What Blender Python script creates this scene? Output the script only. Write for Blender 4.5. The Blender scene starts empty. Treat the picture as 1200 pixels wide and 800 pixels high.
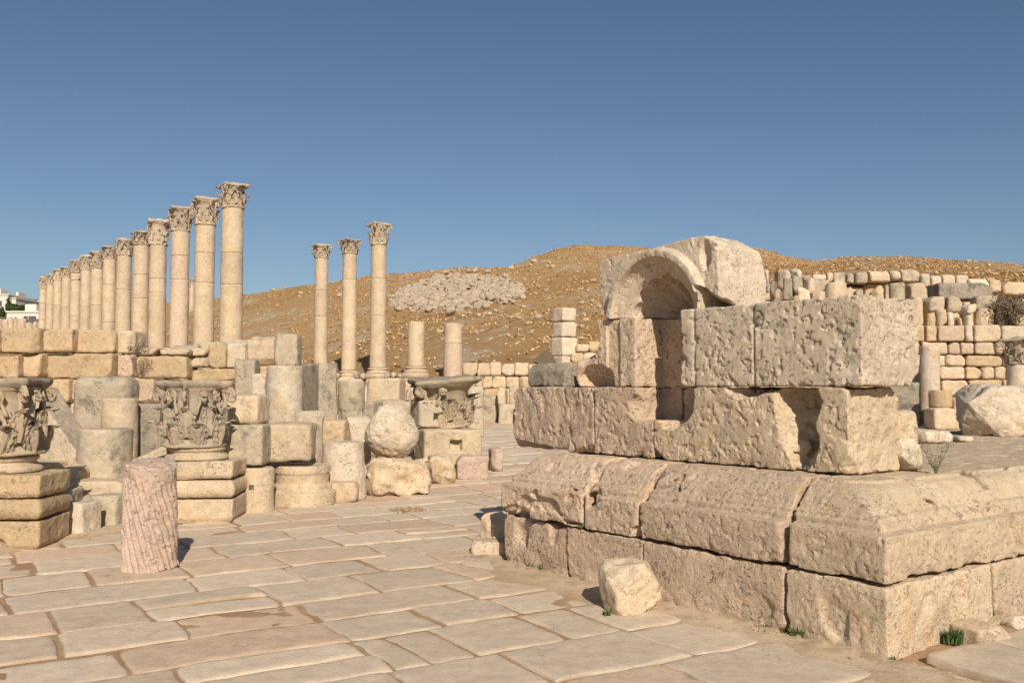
import bpy, math, random
import numpy as np
from mathutils import Vector, Euler, Matrix

# ------------------------------------------------------------------ camera, sky, sun, exposure
SC = bpy.context.scene
F = 1088.0; PITCH = math.radians(2.79); EYE = 1.7
cam_d = bpy.data.cameras.new('camera'); cam = bpy.data.objects.new('camera', cam_d)
SC.collection.objects.link(cam); SC.camera = cam
cam_d.sensor_width = 36; cam_d.lens = F / 1200 * 36
cam_d.clip_start = .05; cam_d.clip_end = 9000
cam.location = (0, 0, EYE); cam.rotation_euler = (math.radians(90) + PITCH, 0, 0)

SUN_AZ = math.radians(12.5)      # sun stands behind the camera, to its right
SUN_EL = math.radians(32.5)
w = bpy.data.worlds.new('World'); SC.world = w; w.use_nodes = True
nt = w.node_tree; bg = nt.nodes['Background']
sky = nt.nodes.new('ShaderNodeTexSky'); sky.sky_type = 'NISHITA'; sky.sun_disc = False
sky.sun_elevation = SUN_EL; sky.sun_rotation = math.pi - SUN_AZ
sky.altitude = 600; sky.air_density = 1.0; sky.dust_density = 1.2; sky.ozone_density = 3.0
nt.links.new(sky.outputs[0], bg.inputs[0]); bg.inputs[1].default_value = .066
sd = bpy.data.lights.new('sun', 'SUN'); sun = bpy.data.objects.new('sun', sd); SC.collection.objects.link(sun)
sd.energy = 5.0; sd.angle = math.radians(.5); sd.color = (1, .90, .765)
sdir = Vector((math.sin(SUN_AZ) * math.cos(SUN_EL), -math.cos(SUN_AZ) * math.cos(SUN_EL), math.sin(SUN_EL)))
sun.rotation_euler = sdir.to_track_quat('Z', 'Y').to_euler(); sun.location = (8, -12, 12)
SC.view_settings.view_transform = 'Standard'; SC.view_settings.look = 'None'
SC.view_settings.gamma = 1; SC.view_settings.exposure = .12
SC.render.engine = 'CYCLES'; SC.cycles.max_bounces = 6; SC.cycles.diffuse_bounces = 3

R = random.Random(7)
NR = np.random.RandomState(11)
# ------------------------------------------------------------------ measuring helper
def P(px, py, Y):
    """world point at depth Y (metres in front of the camera) seen at photo position px, py"""
    u = (px - 600) / F; v = (400 - py) / F
    c, s = math.cos(PITCH), math.sin(PITCH)
    dy = c - v * s; dz = s + v * c; k = Y / dy
    return Vector((u * k, Y, EYE + dz * k))

# ------------------------------------------------------------------ noise
_T = (NR.rand(64, 64, 64).astype(np.float32) * 2 - 1).ravel()
def vn(x, y, z):
    xf = np.floor(x); yf = np.floor(y); zf = np.floor(z)
    fx = x - xf; fy = y - yf; fz = z - zf
    fx = fx * fx * (3 - 2 * fx); fy = fy * fy * (3 - 2 * fy); fz = fz * fz * (3 - 2 * fz)
    xi = xf.astype(np.int32) & 63; yi = yf.astype(np.int32) & 63; zi = zf.astype(np.int32) & 63
    x0 = xi << 12; x1 = ((xi + 1) & 63) << 12; y0 = yi << 6; y1 = ((yi + 1) & 63) << 6; z1 = (zi + 1) & 63
    a00 = x0 + y0; a10 = x1 + y0; a01 = x0 + y1; a11 = x1 + y1; T = _T.take
    def lr(p, q, f): return p + (q - p) * f
    return lr(lr(lr(T(a00 + zi), T(a10 + zi), fx), lr(T(a01 + zi), T(a11 + zi), fx), fy),
              lr(lr(T(a00 + z1), T(a10 + z1), fx), lr(T(a01 + z1), T(a11 + z1), fx), fy), fz)
def fbm(x, y, z, f=1.0, o=3, seed=0.0, g=.5):
    x = np.asarray(x, np.float32); y = np.asarray(y, np.float32); z = np.asarray(z, np.float32) + 0 * x
    t = 0; a = 1.0; s = seed * 7.31
    for i in range(o):
        t = t + a * vn(x * f + s + i * 11.3, y * f - s * 1.7 + i * 5.1, z * f + s * .6 + i * 3.7)
        x, y = x * .8 - y * .6, x * .6 + y * .8
        f *= 2.03; a *= g
    return t
def sstep(a, b, x):
    t = np.clip((x - a) / (b - a), 0, 1); return t * t * (3 - 2 * t)

# ------------------------------------------------------------------ terrain
A_ = [-700, -100, 0, 60, 150, 195, 285, 330, 450, 540, 600, 612, 628, 650, 690, 740, 800, 890, 930, 960, 1000, 1060, 1200, 1400, 1900]
YS = [392, 388, 384, 379, 366, 353, 348, 342, 325, 318, 315, 311, 301, 292, 286, 289, 291, 293, 299, 303, 297, 300, 311, 325, 350]
DC = [180, 180, 180, 175, 140, 120, 110, 108, 105, 104, 104, 112, 118, 122, 124, 122, 118, 105, 98, 98, 92, 92, 90, 90, 90]
def terrain(x, y):
    x = np.asarray(x, float); y = np.asarray(y, float)
    Y = np.maximum(y, 0.5)
    a = np.clip(600 + F * x / Y, -700, 1900)
    ys = np.interp(a, A_, YS); dc = np.interp(a, A_, DC)
    flat = .04 * np.maximum(0, Y - 14)
    right = sstep(815, 880, a)
    left = 1 - sstep(285, 345, a)
    # retaining step in the middle and on the right
    st = np.interp(a, [285, 377, 410, 444, 488, 531, 600, 850], [51, 50.2, 47.2, 43.2, 40, 38, 36.4, 36.4])
    zm = np.where(Y < st, flat, 2.1 + .04 * (Y - st))
    zm = flat + (zm - flat) * sstep(0, .6, Y - st) * (Y > st)
    zr = flat + sstep(30.4, 31.2, Y) * (4.0 - 1.0) * (Y < 60) + sstep(35.6, 36.4, Y) * 1.5
    near = flat * left + zm * (1 - left)
    near = near * (1 - right) + np.where(Y < 40, zr, 5.6) * right
    y0 = 38 * right + (46 * left + (st + 1) * (1 - left)) * (1 - right)
    z0 = 5.6 * right + (1.35 * left + 2.2 * (1 - left)) * (1 - right)
    zc = EYE + (453 - ys) / F * dc
    far_l = 1 - sstep(60, 240, a)
    z3 = EYE + (453 - (371 * far_l + (ys + 45) * (1 - far_l))) / F * 240
    z4 = EYE + (453 - (350 * far_l + 410 * (1 - far_l))) / F * 650
    t = np.clip((Y - y0) / (dc - y0), 0, 1)
    hill = z0 + (zc - z0) * (t ** 1.05)
    hill = hill + np.clip(t * 6, 0, 1) * np.clip((1.15 - t) * 4, .35, 1) * (
        fbm(x, y, 0 * x, .045, 3, 2) * 1.0 * (1 - far_l) + fbm(x, y, 0 * x, .25, 3, 4) * .28)
    t2 = np.clip((Y - dc) / (240 - dc), 0, 1); t3 = np.clip((Y - 240) / 410, 0, 1); t4 = np.clip((Y - 650) / 1500, 0, 1)
    hill = hill + (z3 - zc) * (t2 * t2 * (3 - 2 * t2) * .6 + .4 * t2) + (z4 - z3) * t3 - (z4 - 10) * t4
    z = np.where(Y < y0, near, hill)
    return z
def gz(x, y): return float(terrain(np.array([x]), np.array([y]))[0])

# ------------------------------------------------------------------ mesh helpers
def mesh_from(name, V, Fq, smooth=True):
    me = bpy.data.meshes.new(name)
    V = np.asarray(V, np.float32)
    if isinstance(Fq, np.ndarray) and Fq.ndim == 2:
        n, k = Fq.shape
        me.vertices.add(len(V)); me.vertices.foreach_set('co', V.ravel())
        me.loops.add(n * k); me.loops.foreach_set('vertex_index', Fq.ravel().astype(np.int32))
        me.polygons.add(n); me.polygons.foreach_set('loop_start', np.arange(0, n * k, k, dtype=np.int32))
        me.polygons.foreach_set('loop_total', np.full(n, k, np.int32))
        me.update(calc_edges=True)
    else:
        me.from_pydata([tuple(map(float, v)) for v in V], [], [tuple(int(i) for i in f) for f in Fq])
    me.polygons.foreach_set('use_smooth', [smooth] * len(me.polygons))
    me.validate(clean_customdata=False)
    return me
def link(name, me, mat=None, parent=None, loc=(0, 0, 0), rot=(0, 0, 0)):
    o = bpy.data.objects.new(name, me); SC.collection.objects.link(o)
    if me is not None and mat is not None and len(me.materials) == 0: me.materials.append(mat)
    o.location = loc; o.rotation_euler = rot
    if parent: o.parent = parent
    return o
def tag(o, label=None, cat=None, group=None, kind=None):
    if label: o['label'] = label
    if cat: o['category'] = cat
    if group: o['group'] = group
    if kind: o['kind'] = kind
    return o
def empty(name, label, cat, loc, rz=0, group=None):
    return tag(link(name, None, loc=loc, rot=(0, 0, rz)), label, cat, group)
class MB:
    def __init__(s): s.V = []; s.F = []; s.n = 0
    def add(s, V, Fc):
        V = np.asarray(V, float); s.V.append(V)
        s.F += [tuple(int(i) + s.n for i in f) for f in Fc]; s.n += len(V)
    def grid(s, G, closed=False):
        nu, nv = G.shape[:2]; fc = []
        for i in range(nu - 1):
            for j in range(nv - (0 if closed else 1)):
                fc.append((i * nv + j, i * nv + (j + 1) % nv, (i + 1) * nv + (j + 1) % nv, (i + 1) * nv + j))
        s.add(G.reshape(-1, 3), fc)
    def lathe(s, rz, n=24, cap=True, c=(0, 0)):
        th = np.linspace(0, 2 * math.pi, n, endpoint=False)
        G = np.array([[(c[0] + r * math.cos(t), c[1] + r * math.sin(t), z) for t in th] for r, z in rz])
        s.grid(G, True)
        if cap:
            s.F.append(tuple(s.n - 1 - i for i in range(n))[::-1]); s.F.append(tuple(s.n - len(rz) * n + i for i in range(n))[::-1])
    def mesh(s, name, smooth=True): return mesh_from(name, np.concatenate(s.V), s.F, smooth)
    def arr(s): return np.concatenate(s.V)
    def box(s, a, b):
        (x0, y0, z0), (x1, y1, z1) = a, b
        s.add([(x0, y0, z0), (x1, y0, z0), (x1, y1, z0), (x0, y1, z0), (x0, y0, z1), (x1, y0, z1), (x1, y1, z1), (x0, y1, z1)],
              [(0, 3, 2, 1), (4, 5, 6, 7), (0, 1, 5, 4), (1, 2, 6, 5), (2, 3, 7, 6), (3, 0, 4, 7)])

# ------------------------------------------------------------------ surface nets: stone shapes from distance fields
def surfnet(D, org, h):
    D = D.astype(np.float32); nx, ny, nz = D.shape; S = D < 0
    C = [(i, j, k) for i in (0, 1) for j in (0, 1) for k in (0, 1)]
    cnt = np.zeros((nx - 1, ny - 1, nz - 1), np.int8)
    for i, j, k in C: cnt += S[i:nx - 1 + i, j:ny - 1 + j, k:nz - 1 + k]
    act = np.argwhere((cnt > 0) & (cnt < 8))
    val = [D[act[:, 0] + i, act[:, 1] + j, act[:, 2] + k] for i, j, k in C]
    acc = np.zeros((len(act), 3)); num = np.zeros(len(act))
    for ia, a in enumerate(C):
        for ib, b in enumerate(C):
            if ib > ia and sum(abs(a[q] - b[q]) for q in range(3)) == 1:
                m = (val[ia] < 0) != (val[ib] < 0)
                t = np.where(m, val[ia] / np.where(m, val[ia] - val[ib], 1), 0)
                for q in range(3): acc[:, q] += np.where(m, a[q] + t * (b[q] - a[q]), 0)
                num += m
    V = (act + acc / num[:, None]) * h + np.asarray(org)
    idx = np.full((nx - 1, ny - 1, nz - 1), -1, np.int64); idx[act[:, 0], act[:, 1], act[:, 2]] = np.arange(len(act))
    Q = []
    for ax in range(3):
        s0 = [slice(0, None)] * 3; s1 = [slice(0, None)] * 3
        s0[ax] = slice(0, -1); s1[ax] = slice(1, None)
        E = np.argwhere(S[tuple(s0)] != S[tuple(s1)])
        o1, o2 = (ax + 1) % 3, (ax + 2) % 3
        E = E[(E[:, o1] > 0) & (E[:, o2] > 0) & (E[:, o1] < D.shape[o1] - 1) & (E[:, o2] < D.shape[o2] - 1)]
        if not len(E): continue
        ins = S[E[:, 0], E[:, 1], E[:, 2]]
        def g(d1, d2):
            q = E.copy(); q[:, o1] -= d1; q[:, o2] -= d2
            return idx[q[:, 0], q[:, 1], q[:, 2]]
        q = np.stack([g(1, 1), g(0, 1), g(0, 0), g(1, 0)], 1)
        q[~ins] = q[~ins][:, ::-1]
        Q.append(q)
    return V, np.concatenate(Q)
def sdf_mesh(name, f, lo, hi, h, cap=420000, margin=.02):
    cap *= 3
    lo = np.array(lo, float); hi = np.array(hi, float)
    n = (hi - lo) / h + 6
    if n.prod() > cap: h *= (n.prod() / cap) ** (1 / 3)
    lo = lo - 4 * h; hi = hi + 4 * h
    ax = [np.arange(lo[q], hi[q] + h, h) for q in range(3)]
    K = 4; nb = [int(math.ceil(len(a) / K)) for a in ax]
    ax = [lo[q] + h * np.arange(nb[q] * K) for q in range(3)]
    cx = [lo[q] + h * (np.arange(nb[q]) * K + (K - 1) / 2) for q in range(3)]
    CX, CY, CZ = np.meshgrid(*cx, indexing='ij'); DC_ = np.asarray(f(CX, CY, CZ), np.float32)
    near = np.abs(DC_) < K * h * .9 + margin
    g = near.copy(); sg = DC_ < 0
    for q in range(3):
        a0 = [slice(None)] * 3; a1 = [slice(None)] * 3; a0[q] = slice(0, -1); a1[q] = slice(1, None); a0, a1 = tuple(a0), tuple(a1)
        df = sg[a0] != sg[a1]; g[a0] |= df; g[a1] |= df
        g[a0] |= near[a1] & (np.abs(DC_[a0]) < K * h * 2.2); g[a1] |= near[a0] & (np.abs(DC_[a1]) < K * h * 2.2)
    D = np.repeat(np.repeat(np.repeat(DC_, K, 0), K, 1), K, 2); mk = np.repeat(np.repeat(np.repeat(g, K, 0), K, 1), K, 2)
    I_ = np.argwhere(mk); D[mk] = f(ax[0][I_[:, 0]], ax[1][I_[:, 1]], ax[2][I_[:, 2]])
    V, Q = surfnet(D, lo, h)
    lab = np.arange(len(V))
    for _ in range(400):
        LQ = lab[Q]; m_ = LQ.min(1)
        if (LQ == m_[:, None]).all(): break
        for q in range(4): np.minimum.at(lab, LQ[:, q], m_)
        while True:
            n2 = lab[lab]
            if (n2 == lab).all(): break
            lab = n2
    ids, cn_ = np.unique(lab, return_counts=True)
    if len(ids) > 1:
        big_ = ids[cn_.argmax()]; kv = lab == big_; Q = Q[kv[Q[:, 0]]]; nid = np.cumsum(kv) - 1; V = V[kv]; Q = nid[Q]
    return mesh_from(name, V, Q)
def sdbox(X, Y, Z, c, hh, r=0.0):
    qx = np.abs(X - c[0]) - hh[0] + r; qy = np.abs(Y - c[1]) - hh[1] + r; qz = np.abs(Z - c[2]) - hh[2] + r
    return np.sqrt(np.maximum(qx, 0) ** 2 + np.maximum(qy, 0) ** 2 + np.maximum(qz, 0) ** 2) + np.minimum(np.maximum(qx, np.maximum(qy, qz)), 0) - r
def rough(d, X, Y, Z, seed, big=.02, fb=3.0, med=.008, pit=.0, pf=16.0, stretch=(1, 1, 1)):
    d = d + big * .7 * fbm(X, Y, Z, fb, 2, seed) + med * .45 * fbm(X * stretch[0], Y * stretch[1], Z * stretch[2], 10, 4, seed + 3, .62)
    d = d + med * .9 * sstep(.0, .5, fbm(X, Y, Z, 5, 2, seed + 6)) * np.abs(fbm(X * stretch[0], Y * stretch[1], Z * stretch[2], 21, 2, seed + 5))
    if pit: d = d + pit * 1.15 * sstep(.30, .46, fbm(X * stretch[0], Y * stretch[1], Z * stretch[2], pf, 3, seed + 9, .6))
    return d
def chips(d, X, Y, Z, c, hh, rng, n=5, depth=.08):
    for _ in range(n):
        v = np.array([rng.choice((-1, 1)), rng.choice((-1, 1)), rng.choice((-1, 1))], float)
        if rng.random() < .55: v[rng.randrange(3)] *= .12
        v += np.array([rng.uniform(-.3, .3) for _ in range(3)]); v /= np.linalg.norm(v)
        sup = abs(v[0]) * hh[0] + abs(v[1]) * hh[1] + abs(v[2]) * hh[2]
        cc = sup - rng.uniform(.25, 1) * depth
        d = np.maximum(d, (X - c[0]) * v[0] + (Y - c[1]) * v[1] + (Z - c[2]) * v[2] - cc)
    return d

# ------------------------------------------------------------------ materials
def stone_mat(name, base, alt, warm, dark, dark_lo=.56, warm_lo=.55, bump=.5, pits=.6, tone=False, rnd=.22, sc=1.0, pits_s=34, grain=.12, crack=.35):
    m = bpy.data.materials.new(name); m.use_nodes = True; t = m.node_tree; N = t.nodes; L = t.links
    b = N['Principled BSDF']; b.inputs['Roughness'].default_value = .92
    b.inputs['Specular IOR Level'].default_value = .15
    tc = N.new('ShaderNodeTexCoord'); oi = N.new('ShaderNodeObjectInfo')
    mul = N.new('ShaderNodeVectorMath'); mul.operation = 'MULTIPLY_ADD'
    cmb = N.new('ShaderNodeCombineXYZ')
    for i in range(3): L.new(oi.outputs['Random'], cmb.inputs[i])
    L.new(cmb.outputs[0], mul.inputs[0]); mul.inputs[1].default_value = (37, 53, 71); L.new(tc.outputs['Object'], mul.inputs[2])
    def noise(s, d=4, r=.55, dist=0):
        n = N.new('ShaderNodeTexNoise'); n.inputs['Scale'].default_value = s * sc; n.inputs['Detail'].default_value = d
        n.inputs['Roughness'].default_value = r; n.inputs['Distortion'].default_value = dist
        L.new(mul.outputs[0], n.inputs['Vector']); return n.outputs['Fac']
    def ramp(x, a, c):
        r = N.new('ShaderNodeMapRange'); r.interpolation_type = 'SMOOTHSTEP'
        r.inputs['From Min'].default_value = a; r.inputs['From Max'].default_value = c; L.new(x, r.inputs['Value']); return r.outputs[0]
    def mix(fac, c1, c2, mode='MIX'):
        x = N.new('ShaderNodeMix'); x.data_type = 'RGBA'; x.blend_type = mode
        if isinstance(fac, float): x.inputs[0].default_value = fac
        else: L.new(fac, x.inputs[0])
        for q, c in ((6, c1), (7, c2)):
            if isinstance(c, tuple): x.inputs[q].default_value = (*c, 1)
            else: L.new(c, x.inputs[q])
        return x.outputs[2]
    c = mix(ramp(noise(1.4, 5), .35, .65), base, alt)
    c = mix(ramp(noise(3.1, 6, .62, .4), warm_lo, warm_lo + .16), c, warm)
    c = mix(ramp(noise(2.3, 9, .72, .3), dark_lo, dark_lo + .13), c, dark)
    g = noise(70, 3, .7)
    gm = N.new('ShaderNodeMapRange'); gm.inputs['From Min'].default_value = .3; gm.inputs['From Max'].default_value = .7
    gm.inputs['To Min'].default_value = 1 - grain * 1.6; gm.inputs['To Max'].default_value = 1 + grain; L.new(g, gm.inputs['Value'])
    g2 = noise(9, 6, .7); gm2 = N.new('ShaderNodeMapRange'); gm2.inputs['From Min'].default_value = .3; gm2.inputs['From Max'].default_value = .7
    gm2.inputs['To Min'].default_value = .84; gm2.inputs['To Max'].default_value = 1.14; L.new(g2, gm2.inputs['Value'])
    pn = noise(pits_s, 4, .65, .3); pr0 = ramp(pn, .585, .66)
    pb = ramp(noise(pits_s * .42, 6, .7, .6), .60, .67)
    pm = N.new('ShaderNodeMath'); pm.operation = 'MAXIMUM'; L.new(pr0, pm.inputs[0]); L.new(pb, pm.inputs[1]); pk = N.new('ShaderNodeMath'); pk.operation = 'MULTIPLY'; L.new(pm.outputs[0], pk.inputs[0]); L.new(ramp(noise(2.7, 5, .65), .42, .62), pk.inputs[1]); pr = pk.outputs[0]
    def scale(col, f):
        v = N.new('ShaderNodeVectorMath'); v.operation = 'SCALE'; L.new(col, v.inputs[0]); L.new(f, v.inputs['Scale']); return v.outputs[0]
    c = scale(c, gm.outputs[0]); c = scale(c, gm2.outputs[0])
    pc = N.new('ShaderNodeMath'); pc.operation = 'MULTIPLY_ADD'; L.new(pr, pc.inputs[0]); pc.inputs[1].default_value = -.35 * pits; pc.inputs[2].default_value = 1
    c = scale(c, pc.outputs[0])
    ab = N.new('ShaderNodeMath'); ab.operation = 'SUBTRACT'; L.new(noise(1.9, 7, .55, .5), ab.inputs[0]); ab.inputs[1].default_value = .5
    ab2 = N.new('ShaderNodeMath'); ab2.operation = 'ABSOLUTE'; L.new(ab.outputs[0], ab2.inputs[0])
    ck = N.new('ShaderNodeMapRange'); ck.inputs['From Min'].default_value = .0016; ck.inputs['From Max'].default_value = .005
    ck.inputs['To Min'].default_value = 1; ck.inputs['To Max'].default_value = 0; L.new(ab2.outputs[0], ck.inputs['Value'])
    ckm = N.new('ShaderNodeMath'); ckm.operation = 'MULTIPLY'; L.new(ck.outputs[0], ckm.inputs[0]); L.new(ramp(noise(1.1, 2), .50, .60), ckm.inputs[1])
    cc_ = N.new('ShaderNodeMath'); cc_.operation = 'MULTIPLY_ADD'; L.new(ckm.outputs[0], cc_.inputs[0]); cc_.inputs[1].default_value = -crack; cc_.inputs[2].default_value = 1
    c = scale(c, cc_.outputs[0])
    rr = N.new('ShaderNodeMapRange'); rr.inputs['To Min'].default_value = 1 - rnd / 2; rr.inputs['To Max'].default_value = 1 + rnd / 2
    if tone:
        at = N.new('ShaderNodeAttribute'); at.attribute_name = 'tone'; L.new(at.outputs['Fac'], rr.inputs['Value'])
        hs = N.new('ShaderNodeAttribute'); hs.attribute_name = 'tint'
        c = mix(hs.outputs['Fac'], c, mix(1.0, c, (1.0, .86, .80), 'MULTIPLY'))
        rm_ = N.new('ShaderNodeAttribute'); rm_.attribute_name = 'rim'
        c = mix(rm_.outputs['Fac'], c, (.36, .245, .15))
    else: L.new(oi.outputs['Random'], rr.inputs['Value'])
    c = scale(c, rr.outputs[0])
    L.new(c, b.inputs['Base Color'])
    bp = None
    for s, d_, st, hgt in ((26, 9, bump * 1.4, .017), (95, 5, bump * 1.5, .012)):
        x = N.new('ShaderNodeBump'); x.inputs['Strength'].default_value = min(1, st); x.inputs['Distance'].default_value = hgt
        L.new(noise(s, d_, .65), x.inputs['Height'])
        if bp: L.new(bp, x.inputs['Normal'])
        bp = x.outputs[0]
    x = N.new('ShaderNodeBump'); x.invert = True; x.inputs['Strength'].default_value = min(1, pits * 1.2); x.inputs['Distance'].default_value = .022
    L.new(pr, x.inputs['Height']); L.new(bp, x.inputs['Normal']); L.new(x.outputs[0], b.inputs['Normal'])
    return m
M = {}
M['lime'] = stone_mat('limestone_buff', (.60, .475, .33), (.54, .42, .29), (.58, .41, .245), (.38, .32, .25), .60)
M['pinkish'] = stone_mat('limestone_rosy', (.62, .475, .34), (.57, .425, .305), (.60, .42, .26), (.38, .32, .25), .62, pits=.9, bump=.7)
M['gold'] = stone_mat('limestone_golden', (.55, .41, .25), (.50, .37, .23), (.55, .34, .17), (.38, .30, .21), .63)
M['pale'] = stone_mat('limestone_pale', (.66, .55, .42), (.58, .475, .355), (.60, .45, .29), (.38, .33, .27), .60)
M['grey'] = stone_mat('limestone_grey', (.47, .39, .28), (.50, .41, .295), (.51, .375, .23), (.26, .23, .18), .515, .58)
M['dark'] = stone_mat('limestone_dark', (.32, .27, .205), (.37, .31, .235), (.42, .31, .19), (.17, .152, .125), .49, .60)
M['pitted'] = stone_mat('limestone_pitted', (.76, .64, .48), (.66, .54, .395), (.62, .48, .32), (.29, .255, .205), .545, .58, rnd=.0, bump=.8, pits=1.0, sc=1.6, pits_s=20)
M['pink'] = stone_mat('limestone_pink', (.52, .385, .30), (.48, .36, .285), (.52, .37, .26), (.43, .36, .30), .55)
M['cream'] = stone_mat('limestone_cream', (.60, .475, .325), (.54, .42, .285), (.57, .39, .22), (.38, .32, .25), .60, rnd=.12)
M['rose'] = stone_mat('limestone_rose_drum', (.59, .445, .33), (.56, .44, .32), (.57, .40, .25), (.40, .33, .27), .62, rnd=.12)
M['cap'] = stone_mat('capital_stone', (.55, .45, .33), (.48, .395, .29), (.55, .39, .23), (.30, .265, .215), .57, sc=1.4)
M['pave'] = stone_mat('paving_stone', (.585, .475, .35), (.55, .445, .33), (.57, .435, .31), (.45, .375, .29), .60, .60, bump=.22, pits=.18, tone=True, rnd=.20, sc=.8, grain=.07)
M['rock'] = stone_mat('field_rock', (.54, .42, .28), (.47, .36, .24), (.50, .35, .21), (.34, .28, .21), .57)

def flat_mat(name, col, rough_=.9, v=.25, s=8.0):
    m = bpy.data.materials.new(name); m.use_nodes = True; t = m.node_tree; b = t.nodes['Principled BSDF']
    b.inputs['Roughness'].default_value = rough_; b.inputs['Specular IOR Level'].default_value = .2
    n = t.nodes.new('ShaderNodeTexNoise'); n.inputs['Scale'].default_value = s; n.inputs['Detail'].default_value = 5
    tc = t.nodes.new('ShaderNodeTexCoord'); t.links.new(tc.outputs['Object'], n.inputs['Vector'])
    r = t.nodes.new('ShaderNodeMix'); r.data_type = 'RGBA'; t.links.new(n.outputs['Fac'], r.inputs[0])
    r.inputs[6].default_value = (*[c * (1 - v) for c in col], 1); r.inputs[7].default_value = (*[min(1, c * (1 + v)) for c in col], 1)
    t.links.new(r.outputs[2], b.inputs['Base Color']); return m
M['leaf_green'] = flat_mat('weed_green', (.075, .11, .035), .7)
M['straw'] = flat_mat('dry_straw', (.36, .22, .09), .8)
M['weed_thin'] = flat_mat('weed_olive', (.19, .19, .10), .8)
M['hillstraw'] = flat_mat('hill_straw', (.56, .35, .155), .9, .30, .35)
M['bush'] = flat_mat('dry_bush', (.16, .115, .07), .9)
M['tree'] = flat_mat('tree_foliage', (.05, .075, .025), .8, .4, 1)
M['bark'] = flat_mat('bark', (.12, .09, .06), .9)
M['plaster'] = flat_mat('white_plaster', (.62, .57, .50), .9, .06, 1)
M['glass'] = flat_mat('dark_window', (.10, .10, .11), .3, .2, 1)

def ground_mat():
    m = bpy.data.materials.new('dry_ground'); m.use_nodes = True; t = m.node_tree; N = t.nodes; L = t.links
    b = N['Principled BSDF']; b.inputs['Roughness'].default_value = .95; b.inputs['Specular IOR Level'].default_value = .1
    tc = N.new('ShaderNodeTexCoord')
    def noise(s, d=6, r=.6, dist=0.0):
        n = N.new('ShaderNodeTexNoise'); n.inputs['Scale'].default_value = s; n.inputs['Detail'].default_value = d
        n.inputs['Roughness'].default_value = r; n.inputs['Distortion'].default_value = dist; L.new(tc.outputs['Object'], n.inputs['Vector']); return n.outputs['Fac']
    def ramp(x, a, c):
        r = N.new('ShaderNodeMapRange'); r.interpolation_type = 'SMOOTHSTEP'
        r.inputs['From Min'].default_value = a; r.inputs['From Max'].default_value = c; L.new(x, r.inputs['Value']); return r.outputs[0]
    def mix(fac, c1, c2):
        x = N.new('ShaderNodeMix'); x.data_type = 'RGBA'; L.new(fac, x.inputs[0])
        for q, c in ((6, c1), (7, c2)):
            if isinstance(c, tuple): x.inputs[q].default_value = (*c, 1)
            else: L.new(c, x.inputs[q])
        return x.outputs[2]
    # soil of the street
    s = mix(ramp(noise(2.2), .38, .62), (.42, .285, .165), (.35, .215, .115))
    s = mix(ramp(noise(16, 5, .7), .52, .66), s, (.34, .215, .11))
    s = mix(ramp(noise(45, 3, .7), .58, .68), s, (.46, .38, .29))
    ad = N.new('ShaderNodeAttribute'); ad.attribute_name = 'dust'
    s = mix(ad.outputs['Fac'], s, mix(ramp(noise(7, 6, .7), .45, .65), (.54, .42, .29), (.42, .30, .185)))
    # hillside: golden dry grass, bare dusty patches, dark scrub
    h = mix(ramp(noise(.06, 8, .65, .3), .40, .60), (.69, .435, .205), (.61, .365, .155))
    h = mix(ramp(noise(.22, 9, .72, .5), .52, .66), h, (.74, .60, .43))
    h = mix(ramp(noise(1.1, 7, .75), .55, .68), h, (.38, .22, .10))
    h = mix(ramp(noise(.5, 8, .8, .8), .55, .64), h, (.80, .67, .50))
    h = mix(ramp(noise(3.2, 4, .7), .61, .68), h, (.50, .41, .31))
    f = mix(ramp(noise(.012, 8, .7), .42, .6), (.17, .155, .115), (.27, .23, .17))
    f = mix(ramp(noise(.08, 4, .6), .55, .62), f, (.09, .09, .07))
    ah = N.new('ShaderNodeAttribute'); ah.attribute_name = 'hill'; af = N.new('ShaderNodeAttribute'); af.attribute_name = 'far'
    c = mix(ah.outputs['Fac'], s, h); c = mix(af.outputs['Fac'], c, f)
    L.new(c, b.inputs['Base Color'])
    b1 = N.new('ShaderNodeBump'); b1.inputs['Strength'].default_value = .6; b1.inputs['Distance'].default_value = .02; L.new(noise(40, 5, .7), b1.inputs['Height'])
    b2 = N.new('ShaderNodeBump'); b2.inputs['Distance'].default_value = .9; L.new(noise(1.6, 9, .75), b2.inputs['Height'])
    L.new(ah.outputs['Fac'], b2.inputs['Strength']); L.new(b1.outputs[0], b2.inputs['Normal']); L.new(b2.outputs[0], b.inputs['Normal'])
    return m
M['ground'] = ground_mat()

# ------------------------------------------------------------------ ground sheet
th = np.concatenate([np.linspace(-180, -42, 30, endpoint=False), np.linspace(-42, 42, 420), np.linspace(42, 180, 31)[1:-1]])
th = np.radians(th)
rr = [0.4]
while rr[-1] < 7500: rr.append(rr[-1] * (1.018 if rr[-1] < 260 else 1.06))
rr = np.array(rr); TH, RR = np.meshgrid(th, rr, indexing='xy')
X = np.sin(TH) * RR; Y = np.cos(TH) * RR
Z = terrain(X, Y)
street = 1 - sstep(30, 40, Y)
Z = Z - .012 + street * (.004 * fbm(X, Y, 0 * X, .9, 3, 5) + .003 * fbm(X, Y, 0 * X, 4, 2, 8))
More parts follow.
